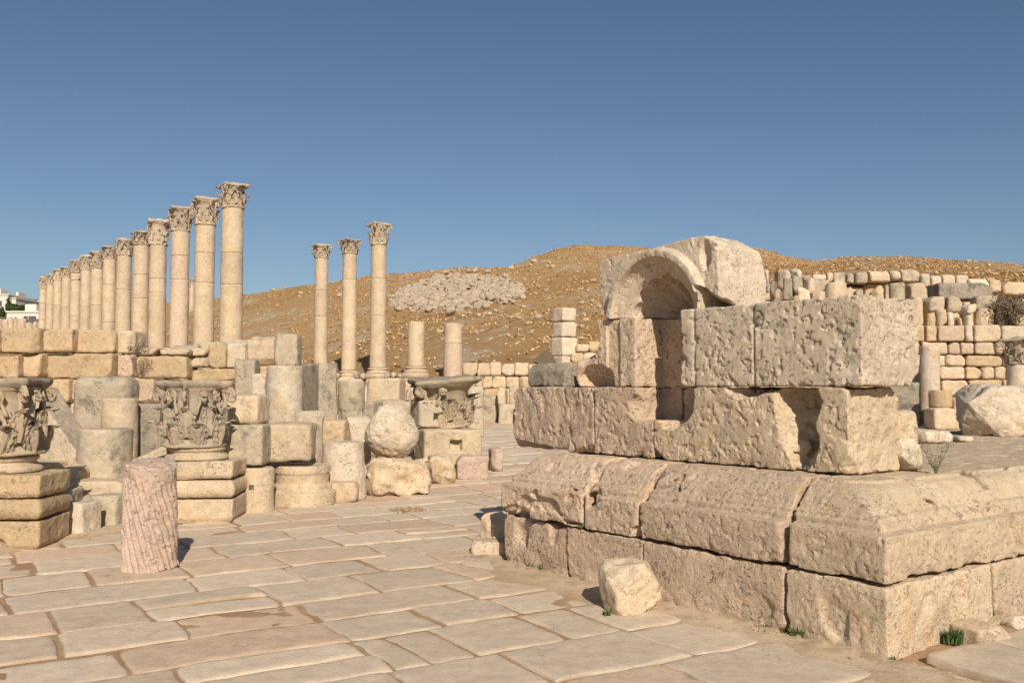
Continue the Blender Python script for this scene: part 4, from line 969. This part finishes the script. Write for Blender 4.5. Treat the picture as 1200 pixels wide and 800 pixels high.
# ------------------------------------------------------------------ curb and small walls in the middle distance
def gwall(name, label, cat, rows, D, group=None, mats=('lime', 'gold', 'pale'), base=True):
    x0, x1, a_, b_, Yq_ = rows[0][0][:5]; p = P(x0, b_, Yq_); t = empty(name, label, cat, (p.x, Yq_, gz(p.x, Yq_)), 0, group)
    for row in rows:
        for q_ in row:
            wall_block(t, q_[0], q_[1], q_[2], q_[3], q_[4], D, q_[5] if len(q_) > 5 else R.choice(mats), zb=q_[6] if len(q_) > 6 else None)
    return t
kb = []
for x0, x1, y0, y1, Yq_ in ((541, 565, 463, 488, 29.5), (565, 584, 463, 490, 29), (584, 604, 473, 495, 28.4), (604, 640, 474, 500, 28), (640, 690, 476, 502, 27.6)):
    kb.append((x0, x1, y0, y1, Yq_, 'grey', P(x0, y1, Yq_).z - .2))
gwall('kerb_wall', 'low kerb of grey squared blocks along the far side of the paved street', 'kerb', [kb], .8)
for x0, x1, lb in ((583, 595, 'left of two upright stones standing on the grey kerb'), (596, 611, 'right of two upright stones standing on the grey kerb')):
    S('upright_stone', lb, 'stone', x0, x1, 453, 474, 28.6, .5, 'lime', yaw=-10, r=.04)
r1_, r2_ = [], []
x = 542
while x < 700:
    wd = R.uniform(13, 18); r1_.append((x, x + wd, 425 + R.uniform(-1.5, 2), 440, 36.0, R.choice(['pale', 'lime', 'cream']))); x += wd
x = 545
while x < 700:
    wd = R.uniform(8, 17); r2_.append((x, x + wd, 441, 454.5, 35.9, R.choice(['gold', 'cream', 'lime']))); x += wd
r3_ = [(x_, x_ + 22, 455, 470, 35.8, 'gold', .6) for x_ in range(545, 700, 22)]
gwall('rubble_wall', 'low two course wall of small golden blocks at the foot of the hill', 'wall', [r1_, r2_, r3_], .7)
# retaining stones under the middle row of columns
rw = []
for x0, x1, Yq_ in ((395, 428, 47.0), (428, 460, 43.2), (460, 473, 41.5), (473, 508, 40.0), (510, 545, 38.0)):
    rw.append((x0, x1, 443 + R.uniform(-1, 1), 462, Yq_, 'lime', 1.0))
rw2 = [(392, 398, 437, 443.5, 46.9, 'grey'), (414, 420, 436, 443.5, 46.2, 'grey'), (421, 428, 437, 443.5, 45, 'grey'), (450, 457, 437, 443.5, 42.8, 'grey'), (458, 464, 436, 443.5, 42, 'lime'), (465, 471, 438, 443.5, 41.6, 'grey')]
gwall('stylobate_wall', 'low stone footing under the columns and stumps of the middle row', 'wall', [rw, rw2], .9)

# square pier of three cubes on the slope
pier = empty('square_pier', 'pale square pier of stacked cubes standing on the slope left of the niche', 'pier', P(662, 425, 38), 0)
yy = 418
for a_, b_ in ((360, 376), (377, 394), (395, 417), (417, 430)):
    z0 = P(662, b_, 38).z; z1 = P(662, a_, 38).z; wd = (.36 if b_ < 410 else .40)
    me_ = block_mesh(wd, wd, (z1 - z0) / 2 * .99, .045, nseed(), r=.04, big=.015, cn=3, cd=.06)
    link('cube', me_, M['pale'], pier, Vector((P(662, 400, 38).x, 38.4, z0)) - pier.location, (0, 0, .62))
gwall('pier_wall', 'short low wall of buff blocks joining the square pier on its right', 'wall', [[(675, 690, 403, 412, 38), (690, 704, 400, 412, 38), (704, 722, 402, 412, 38)], [(669, 684, 413, 425, 37.9), (684, 702, 413, 425, 37.9), (702, 722, 413, 425, 37.9)], [(669, 700, 426, 440, 37.8), (700, 722, 426, 440, 37.8)]], .8)
# dark timber or metal sheet leaning by the pier
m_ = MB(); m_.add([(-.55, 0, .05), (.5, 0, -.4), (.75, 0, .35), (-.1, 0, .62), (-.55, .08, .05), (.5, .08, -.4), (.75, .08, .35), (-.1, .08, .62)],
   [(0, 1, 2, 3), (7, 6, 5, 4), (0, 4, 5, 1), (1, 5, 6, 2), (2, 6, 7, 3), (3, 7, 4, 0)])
p = P(641, 419, 38.2); z = gz(p.x, p.y); tag(link('leaning_slab', m_.mesh('slab', False), M['bark'], None, (p.x, 38.2, z + .35), (math.radians(-30), 0, 0)), 'dark flat slab leaning in the shade beside the square pier', 'slab')

# ------------------------------------------------------------------ ruined walls on the right
rw_ = empty('ruined_wall', 'tall ruined wall of irregular golden blocks behind the podium on the right', 'wall', P(1130, 495, 29.3), 0)
rowsR = [
 (445, 464, [(1066, 1101), (1104, 1135), (1136, 1175), (1176, 1215), (1216, 1250)]),
 (430, 444, [(1066, 1099), (1101, 1131), (1132, 1151), (1152, 1166), (1167, 1181), (1182, 1215), (1216, 1250)]),
 (416, 429, [(1070, 1097), (1098, 1108), (1109, 1132), (1133, 1175), (1176, 1200), (1201, 1240)]),
 (401, 415, [(1066, 1080), (1081, 1111), (1112, 1126), (1127, 1142), (1143, 1167), (1168, 1178), (1179, 1215), (1216, 1250)]),
 (381, 400, [(1060, 1084), (1086, 1099), (1100, 1131), (1132, 1141), (1142, 1174), (1175, 1214), (1216, 1250)])]
for a_, b_, xs in rowsR:
    for x0, x1 in xs: wall_block(rw_, x0, x1, a_ + R.uniform(-.6, .6), b_, 29.3 + R.uniform(0, .12), .9, R.choice(['gold', 'lime', 'lime', 'pale', 'pinkish']), r=.07)
for a_, b_ in ((465, 482), (483, 505)):
    x = 1060
    while x < 1250: wd = R.uniform(22, 42); wall_block(rw_, x, x + wd - 1, a_, b_, 29.4, .9, R.choice(['gold', 'lime']), zb=None if b_ < 490 else .4); x += wd
G3 = 'loose stones piled on the ruined wall'
T3 = [(1066, 1080, 347, 380, 'lime'), (1081, 1103, 347, 362, 'grey'), (1104, 1123, 347, 363, 'grey'), (1082, 1093, 362, 381, 'gold'), (1094, 1105, 362, 381, 'lime'), (1106, 1116, 365, 381, 'pale'), (1117, 1124, 370, 381, 'gold'), (1124, 1140, 356, 366, 'pale'), (1125, 1138, 366, 381, 'pale'), (1163, 1180, 352, 381, 'dark'), (1181, 1200, 350, 381, 'grey'), (1139, 1165, 346, 361, 'grey'), (1200, 1230, 345, 381, 'lime')]
for x0, x1, y0, y1, mm in T3:
    o = S('loose_wall_stone', 'rough stone piled loosely on top of the tall ruined wall at right', 'stone', x0, x1, y0, y1, 29.6 + R.uniform(0, .5), .7, mm, yaw=R.uniform(-12, 12), r=.08, cn=7, cd=.14, zb=zat(y1, 29.4) - .02)
    o['group'] = G3
S('column_drum', 'small upright column drum standing on the ruined wall below the dark tilted slab', 'column drum', 1142, 1164, 361, 382, 29.7, .6, 'lime', kind='drum')
S('dark_slab', 'long dark tapering slab lying across the top of the ruined wall', 'stone slab', 1093, 1156, 331, 352, 31.0, .9, 'dark', r=.03, cn=3, cd=.05, zb=zat(351, 31), extra=lambda d, X, Y, Z: np.maximum(d, X * .55 + Z * .83 - .83))
# upper tier
ut = empty('terrace_wall', 'upper terrace wall of grey and buff blocks below the right hill', 'wall', P(1000, 345, 35), 0)
UT = [(1092, 1105, 322, 338), (1105, 1120, 321, 337), (1121, 1136, 322, 337), (1137, 1160, 326, 340), (1161, 1175, 328, 342), (1176, 1204, 330, 345), (1205, 1235, 330, 345),
      (970, 977, 319, 331), (977, 992, 319, 334), (993, 1001, 320, 332), (1003, 1018, 319, 332), (1020, 1043, 317, 330), (1045, 1056, 316, 328), (1057, 1078, 315, 330), (952, 969, 321, 329), (1079, 1091, 320, 336)]
for x0, x1, y0, y1 in UT: wall_block(ut, x0, x1, y0, y1, 35 + R.uniform(0, .3), .8, R.choice(['grey', 'lime', 'pale', 'grey']), cn=6, cd=.14)
for x0 in range(870, 1240, 24): wall_block(ut, x0, x0 + 23, 332 + R.uniform(0, 4), 352, 35.5, .8, R.choice(['lime', 'gold', 'grey']))
for x0 in range(870, 1240, 26): wall_block(ut, x0, x0 + 25, 353, 372, 35.3, .8, R.choice(['lime', 'gold']), zb=3.4)
G4 = 'tumbled stones on the terrace behind the niche'
for x0, x1, y0, y1, mm, k_ in ((891, 903, 315, 323, 'pale', 0), (909, 925, 315, 325, 'grey', 0), (925, 938, 313, 322, 'pale', 0), (890, 901, 327, 341, 'grey', 0), (898, 914, 328, 341, 'dark', 0), (915, 932, 325, 342, 'dark', 0),
      (926, 942, 322, 338, 'dark', 0), (940, 952, 321, 335, 'pale', 0), (902, 919, 338, 347, 'grey', 0), (932, 947, 336, 347, 'pale', 0), (949, 976, 328, 342, 'grey', 0), (951, 970, 341, 350, 'lime', 0),
      (967, 992, 330, 350, 'lime', 1), (999, 1013, 338, 346, 'grey', 0), (1042, 1060, 331, 349, 'grey', 1), (922, 934, 345, 351, 'gold', 0), (1062, 1083, 331, 350, 'lime', 0), (875, 890, 330, 348, 'lime', 0), (1018, 1036, 334, 352, 'gold', 0)):
    if k_: S('column_drum', 'stubby column drum %s on the terrace above the pitted block' % ('lying by the wall' if x0 < 1000 else 'standing upright, the right one,'), 'column drum', x0, x1, y0, y1, 32.6, .6, mm, kind='drum', ground=True)
    else:
        o = S('tumbled_stone', 'tumbled stone among others on the terrace behind the niche stones', 'stone', x0, x1, y0, y1, 32.8 + R.uniform(0, .8) + (1.6 if y1 < 330 else 0), .7, mm, yaw=R.uniform(-30, 30), r=.08, cn=8, cd=.18, zb=zat(y1, 32.9) - .25)
        o['group'] = G4
# columns and drums in front of the ruined wall
S('leaning_column', 'plain pale column shaft standing against the ruined wall, right of the pitted block', 'column', 1077, 1101, 405, 488, 27.6, .6, 'pale', kind='drum', ground=True, taper=.92, tilt=(0, 1.5))
S('narrow_pillar', 'narrow shaded pillar between the pitted block and the plain column shaft', 'stone', 1068, 1078, 430, 486, 28.3, .4, 'lime', ground=True)
S('column_drum', 'ringed column drum on a block at the foot of the ruined wall', 'column drum', 1089, 1115, 457, 478, 26.3, .6, 'gold', kind='drum', zb=zat(478, 26.3))
S('footing_block', 'rounded block carrying the ringed drum at the foot of the ruined wall', 'stone block', 1088, 1116, 477, 496, 26.1, .75, 'lime', ground=True, r=.10, round_=.3)
S('footing_block', 'buff block between ringed drum and boulder at the foot of the ruined wall', 'stone block', 1113, 1128, 466, 496, 26.3, .6, 'lime', ground=True)
column('stout column with its leafy capital at the right edge, behind the boulder', 1195, 397, 427, 30, 25, gz(P(1195, 400, 25).x, 25) - .02, 252, None, ['pale'], base=True)
S('shade_coloured_block', 'big block coloured dark as deep shade under the overhang of the pitted block', 'stone block', 1030, 1072, 448, 486, 27.5, .8, 'dark', ground=True)  # dark stone colour stands in for the deep shade under the overhang

# ------------------------------------------------------------------ hillside stones
protos = []
for i in range(7):
    rng = random.Random(i); h_ = (.5 + .2 * rng.random(), .45 + .2 * rng.random(), .28 + .15 * rng.random())
    me_ = block_mesh(*h_, .11, 900 + i, r=.12, cn=9, cd=.25, round_=.35, big=.05); me_.materials.append(M['rock']); me_.name = 'hill_stone'; protos.append(me_)
rng = random.Random(5)
def hill_pos(px, Yq_): x = (px - 600) / F * Yq_; return x, Yq_
first = None; cnt = 0
spots = []
while len(spots) < 170:
    px = rng.uniform(285, 1210); Yq_ = 42 + 66 * rng.random() ** 1.5
    if px > 860:
        Yq_ = rng.uniform(40, 88)
        if rng.random() < .6: continue
    dens = fbm(np.array([px * .012]), np.array([Yq_ * .09]), np.array([0.]), 1, 2, 77)[0]
    if rng.random() > .2 + dens * 1.4: continue
    spots.append((px, Yq_))
for px, Yq_ in spots:
    x, y = hill_pos(px, Yq_); s = rng.uniform(.12, .34) if rng.random() < .93 else rng.uniform(.35, .6)
    o = link('hillside_stone', protos[rng.randrange(7)], None, None, (x, y, gz(x, y) - .12 * s), (rng.uniform(-.2, .2), rng.uniform(-.2, .2), rng.random() * 6)); o.scale = (s,) * 3
    tag(o, 'pale stone scattered on the dry golden hillside', 'stone', 'stones scattered on the hillside')
def scatter_mesh(name, pts, matk):
    Vs, Fs, n_ = [], [], 0
    pv = []
    for me_ in protos:
        a_ = np.zeros(len(me_.vertices) * 3, np.float32); me_.vertices.foreach_get('co', a_); f_ = np.zeros(len(me_.polygons) * 4, np.int32); me_.polygons.foreach_get('vertices', f_); pv.append((a_.reshape(-1, 3), f_.reshape(-1, 4)))
    for x, y, z, s in pts:
        a_, f_ = pv[rng.randrange(7)]; Rm = np.array(Euler((rng.uniform(-.5, .5), rng.uniform(-.5, .5), rng.random() * 6)).to_matrix())
        Vs.append((a_ * s) @ Rm.T + (x, y, z)); Fs.append(f_ + n_); n_ += len(a_)
    return mesh_from(name, np.concatenate(Vs), np.concatenate(Fs))
pts = []
for _ in range(2600):
    px = rng.uniform(200, 1230); Yq_ = 40 + 66 * rng.random(); x, y = hill_pos(px, Yq_)
    if fbm(np.array([px * .02]), np.array([Yq_ * .15]), np.array([0.]), 1, 2, 99)[0] < rng.uniform(-.7, .5): continue
    pts.append((x, y, gz(x, y) - .02, rng.uniform(.04, .17)))
tag(link('hillside_gravel', scatter_mesh('gravel', pts, 'rock'), M['rock']), 'small stones and gravel strewn over the dry hillside', 'gravel', kind='stuff')
Vt = []; rng3 = np.random.RandomState(4); nT = 13000
pxs = rng3.uniform(190, 1230, nT); ys_ = 41 + 84 * rng3.rand(nT) ** .9; xs_ = (pxs - 600) / F * ys_
dn = fbm(xs_, ys_, 0 * xs_, .12, 3, 140); kp = dn > rng3.uniform(-.6, .5, nT); kp &= ~((pxs < 860) & (ys_ < np.interp(pxs, [377, 410, 444, 488, 531, 600], [52, 50, 46, 43, 41, 38.5]))); xs_, ys_ = xs_[kp], ys_[kp]; zs_ = terrain(xs_, ys_) - .04
for k_ in range(5):
    a2 = rng3.uniform(0, 6.28, len(xs_)); hh = rng3.uniform(.05, .17, len(xs_)); bw = rng3.uniform(.04, .11, len(xs_)); ln = rng3.uniform(.05, .2, len(xs_)); jx = rng3.uniform(-.25, .25, len(xs_)); jy = rng3.uniform(-.25, .25, len(xs_))
    bx0 = xs_ + jx; by0 = ys_ + jy; ca, sa = np.cos(a2), np.sin(a2)
    Vt.append(np.stack([np.stack([bx0 - sa * bw, by0 + ca * bw, zs_], -1), np.stack([bx0 + sa * bw, by0 - ca * bw, zs_], -1), np.stack([bx0 + ca * ln, by0 + sa * ln, zs_ + hh], -1)], 1).reshape(-1, 3))
Vt = np.concatenate(Vt); tag(link('dry_hill_grass', mesh_from('tufts', Vt, np.arange(len(Vt)).reshape(-1, 3), False), M['hillstraw']), 'dry golden grass tufts covering the hillside', 'grass', kind='stuff')
# heap of rubble on the slope
M['heap'] = stone_mat('heap_stone', (.42, .34, .25), (.36, .29, .21), (.42, .31, .2), (.27, .23, .18), .55)
pts = []
for _ in range(1900):
    u = rng.random(); px = 463 + 147 * u; top = np.interp(u, [0, .12, .35, .6, .85, 1], [352, 338, 326, 323, 328, 340]); bot = np.interp(u, [0, .2, .5, .7, 1], [360, 364, 366, 362, 348])
    py = top + (bot - top) * rng.random() + rng.gauss(0, 2.2); px += rng.gauss(0, 3)
    if fbm(np.array([px * .05]), np.array([py * .12]), np.array([0.]), 1, 2, 123)[0] < rng.uniform(-1.3, -.1): continue
    # march along the ray to the slope
    ya = np.arange(46, 103, .7); q1 = P(px, py, 1.0); xa = q1.x * ya; hit = np.nonzero(terrain(xa, ya) > EYE + (q1.z - EYE) * ya)[0]
    Yq_ = float(ya[hit[0]]) if len(hit) else 102.0; p = P(px, py, Yq_)
    pts.append((p.x, Yq_, gz(p.x, Yq_) + rng.uniform(-.2, .12), rng.choice((.16, .22, .3, .4, .52))))
tag(link('rubble_heap', scatter_mesh('heap', pts, 'rock'), M['heap']), 'broad heap of grey broken building stones high on the hillside', 'rubble heap', kind='stuff')

# ------------------------------------------------------------------ plants
def blades(name, label, cat, loc, n, h, spread, mat, seed, wd=.006, group=None, lean=.5):
    rng2 = random.Random(seed); m_ = MB()
    for _ in range(n):
        an = rng2.random() * 6.283; r_ = spread * math.sqrt(rng2.random()); hh = h * rng2.uniform(.5, 1); ln = lean * rng2.random() * hh; a2 = rng2.random() * 6.283
        x, y = r_ * math.cos(an), r_ * math.sin(an); w_ = wd * rng2.uniform(.6, 1.4); c_, s_ = math.cos(a2 + 1.57) * w_, math.sin(a2 + 1.57) * w_
        pts = [(x + math.cos(a2) * ln * t * t, y + math.sin(a2) * ln * t * t, hh * t) for t in (0, .5, 1)]
        V_ = [(pts[0][0] - c_, pts[0][1] - s_, 0), (pts[0][0] + c_, pts[0][1] + s_, 0), (pts[1][0] + c_, pts[1][1] + s_, pts[1][2]), (pts[1][0] - c_, pts[1][1] - s_, pts[1][2]), (pts[2][0], pts[2][1], pts[2][2])]
        m_.add(V_, [(0, 1, 2, 3), (3, 2, 4)])
    return tag(link(name, m_.mesh(name, False), M[mat], None, loc), label, cat, group)
for i, (px, py, Yq_, n_, h_, sp, lb) in enumerate((
   (1110, 738, 6.3, 90, .10, .06, 'green weed tuft in the crack at the foot of the sunlit podium side'),
   (1132, 728, 6.7, 60, .06, .07, 'small green weed tuft right of the bigger one by the sunlit podium side'),
   (921, 736, 6.35, 60, .07, .05, 'green weed tuft at the wide joint in the podium front'),
   (1045, 776, 5.8, 70, .03, .08, 'flat green weeds at the corner foot of the podium'),
   (682, 628, 8.3, 60, .07, .06, 'green weed sprouting from the broken joint high in the podium front'),
   (640, 655, 8.9, 60, .05, .12, 'green weeds along the foot of the far podium front'),
   (712, 712, 7.0, 35, .05, .03, 'green sprig at the left foot of the squarish stone'),
   (880, 733, 6.45, 70, .03, .14, 'low green weeds along the near podium foot'))):
    p = P(px, py, Yq_); zz = .0 if i != 4 else ZJ
    T = (p.x - C0[0]) * bx + (p.y - C0[1]) * by; Sq = (p.x - C0[0]) * ax_ + (p.y - C0[1]) * ay_
    if i in (0, 1): q_ = LW(max(T, .6), -.04)
    elif i == 3: q_ = LW(-.05, -.03)
    else: q_ = LW(-.03 if i != 4 else .06, Sq) if i != 6 else p
    blades('weed', lb, 'weed', (q_.x, q_.y, zz), n_, h_, sp, 'leaf_green', 300 + i, lean=1.0)
# sprawling thin weed on the podium top
m_ = MB(); rng2 = random.Random(9)
for _ in range(26):
    a2 = rng2.random() * 6.28; L_ = rng2.uniform(.10, .36); pts = [(math.cos(a2) * L_ * .45 * t + rng2.uniform(-.01, .01), math.sin(a2) * L_ * .45 * t, L_ * t) for t in np.linspace(0, 1, 6)]
    tube(m_, pts, .001, 4)
    for q_ in pts[1:]:
        for _k in range(3):
            d_ = np.array([rng2.uniform(-1, 1), rng2.uniform(-1, 1), rng2.uniform(0, 1)]); d_ = d_ / np.linalg.norm(d_) * rng2.uniform(.010, .024); e_ = np.cross(d_, (0, 0, 1)) * .25
            q2 = np.array(q_); m_.add([q2, q2 + d_ * .5 + e_, q2 + d_, q2 + d_ * .5 - e_], [(0, 1, 2, 3)])
p = LW(1.28, .38); tag(link('weed', m_.mesh('weed', False), M['weed_thin'], None, (p.x, p.y, 1.05)), 'thin branching green weed on the podium top under the overhang', 'weed')
p = P(478, 597, 12.9); blades('dry_tuft', 'flattened dry straw tuft in a hollow of the paving', 'dry grass', (p.x, p.y, -.01), 260, .05, .26, 'straw', 401, .004, lean=2.2)
# dry stalks in the joints of the paving
m_ = MB(); rng2 = random.Random(12)
V_ = []
for _ in range(2600):
    Yq_ = 3.5 + 11 * rng2.random(); x = rng2.uniform(-.55, .5) * Yq_
    if fbm(np.array([x]), np.array([Yq_]), np.array([0.]), 1.3, 2, 55)[0] < .25: continue
    a2 = rng2.random() * 6.28; L_ = rng2.uniform(.01, .035); w_ = .0015
    m_.add([(x - w_, Yq_, -.025), (x + w_, Yq_, -.025), (x + math.cos(a2) * L_, Yq_ + math.sin(a2) * L_, -.025 + L_ * .9)], [(0, 1, 2)])
tag(link('dry_grass', m_.mesh('dry_grass', False), M['straw']), 'short dry grass in the joints between the paving slabs', 'grass', kind='stuff')
# bushes
def bush(label, px, py, Yq_, w_, h_, mat, seed, n=900, zb=None, cat='bush', name='dry_bush', ls=.05):
    p = P(px, py, Yq_); z = gz(p.x, Yq_) if zb is None else zb; t = empty(name, label, cat, (p.x, Yq_, z)); rng2 = random.Random(seed); st = MB(); lf = MB()
    for _ in range(14):
        a2 = rng2.random() * 6.28; e = np.array([math.cos(a2) * w_ * .4 * rng2.random(), math.sin(a2) * w_ * .4 * rng2.random(), h_ * rng2.uniform(.5, .9)])
        tube(st, [e * t_ + np.array([0, 0, -.05]) for t_ in (0, .4, 1)], [.02 * ls * 20, .012 * ls * 20, .004 * ls * 20], 4)
    for _ in range(n):
        v = np.array([rng2.gauss(0, 1) for _q in range(3)]); v /= np.linalg.norm(v); r_ = rng2.random() ** .4; c = v * r_ * (w_ / 2, w_ / 2, h_ / 2) + (0, 0, h_ / 2)
        c *= 1 + .18 * math.sin(v[0] * 5 + seed) * math.cos(v[2] * 4)
        d_ = np.array([rng2.gauss(0, 1) for _q in range(3)]); d_ *= ls / np.linalg.norm(d_); e = np.cross(d_, v) ; e *= .4 * ls / (np.linalg.norm(e) + 1e-6)
        lf.add([c - d_, c + e, c + d_, c - e], [(0, 1, 2, 3)])
    link('stem' if name != 'tree' else 'trunk', st.mesh('stem', False), M['bark'], t); link('foliage' if name != 'tree' else 'crown', lf.mesh('foliage', False), M[mat], t)
bush('brown dried bush growing over the ruined wall at the right edge', 1182, 380, 29.6, 1.3, 1.0, 'bush', 1, 1800, zb=zat(381, 29.5))
bush('straggly dry bush on top of the ashlar wall left of centre', 162, 413, 19.6, .5, .28, 'bush', 2, 500, zb=zat(416, 19.6), ls=.02)
for i, (px, Yq_, w_, h_) in enumerate(((1010, 36.5, 1.3, .8), (1050, 36.6, 1.6, .9), (1110, 37, 1.2, .8), (960, 36.8, 1.2, .7))):
    x = (px - 600) / F * Yq_; z = gz(x, Yq_)
    o = blades('dry_shrub', 'tuft of dry golden grass behind the terrace wall', 'dry grass', (x, Yq_, z), 500, h_, w_ * .6, 'straw', 70 + i, .012, 'dry tufts behind the terrace wall')

# ------------------------------------------------------------------ far town on the left
def house(label, x0, x1, y0, y1, Yq_, wins, D=14, mat='plaster'):
    pa, pb = P(x0, y0, Yq_), P(x1, y1, Yq_); W = pb.x - pa.x; z0 = pb.z - 3; H = pa.z - z0
    t = empty('house', label, 'house', ((pa.x + pb.x) / 2, Yq_, z0)); m_ = MB(); m_.box((-W / 2, 0, 0), (W / 2, D, H)); link('wall', m_.mesh('wall', False), M[mat], t)
    m_ = MB(); m_.box((-W / 2 - .25, -.25, H + .01), (W / 2 + .25, D + .25, H + .35)); m_.box((-W * .2, 3, H + .36), (W * .1, 7, H + 2.2)); link('roof', m_.mesh('roof', False), M[mat], t)
    for (u0, u1, v0, v1) in wins:
        m_ = MB(); m_.box((-W / 2 + W * u0, -.06, 3 + (H - 3) * v0), (-W / 2 + W * u1, .05, 3 + (H - 3) * v1)); w2 = link('window', m_.mesh('window', False), M['glass'], t)
        m_ = MB(); m_.box((-W / 2 + W * u0 - .1, -.16, 3 + (H - 3) * v0 - .22), (-W / 2 + W * u1 + .1, -.07, 3 + (H - 3) * v0 - .03)); link('sill', m_.mesh('sill', False), M[mat], w2)
house('white apartment block at the far left edge above the town trees', -30, 9, 346, 372, 262, [(.12, .24, .5, .75), (.4, .5, .5, .75), (.7, .82, .5, .75), (.12, .24, .1, .35), (.4, .5, .1, .35), (.7, .82, .1, .35)])
house('lower white wing joined to the right of the apartment block', 9.3, 18, 350, 372, 264, [(.3, .6, .4, .65)])
house('long low white building with a dark open bay below the town trees', 8, 52, 366, 377, 215, [(.45, .56, .15, .6), (.58, .78, .15, .6), (.1, .14, .3, .5), (.22, .26, .3, .5)])
house('small cream house between the trees on the far hillside', 36, 46, 357, 364, 420, [(.3, .5, .3, .6)])
def tree(label, px, y0, y1, wpx, Yq_, seed, n):
    zb = zat(y1, Yq_); bush(label, px, y1, Yq_, wpx * Yq_ / F, zat(y0, Yq_) - zb, 'tree', seed, n, zb=zb, cat='tree', name='tree', ls=.45)
tree('slim dark cypress in front of the white apartment block', 9.5, 351, 371, 5, 240, 31, 900)
tree('broad green tree between cypress and low white building', 20, 357, 370, 17, 238, 32, 1600)
tree('small dark cypress behind the right half of the low white building', 31, 356, 370, 4, 245, 33, 600)
tree('dark shrub like tree at the extreme left below the apartment block', 1, 361, 373, 8, 236, 34, 800)
# rubble wall on the skyline in front of the town
x = -70; blk = []
sk = empty('boundary_wall', 'distant brownish rubble wall just above the ashlar wall at far left', 'wall', P(20, 384, 110), 0)
while x < 60:
    wd = R.uniform(5, 9); pa = P(x, 374 + R.uniform(-1.5, 2) + (2 if x > 30 else 0), 110); me_ = block_mesh(wd / F * 55, .5, (pa.z - zat(392, 110)) / 2, .22, nseed(), r=.1, cn=4, cd=.3, big=.08)
    link('block', me_, M['grey'] if R.random() < .6 else M['pinkish'], sk, Vector((pa.x + wd / F * 55, 110, zat(392, 110))) - sk.location); x += wd
print('objects', len(bpy.data.objects))
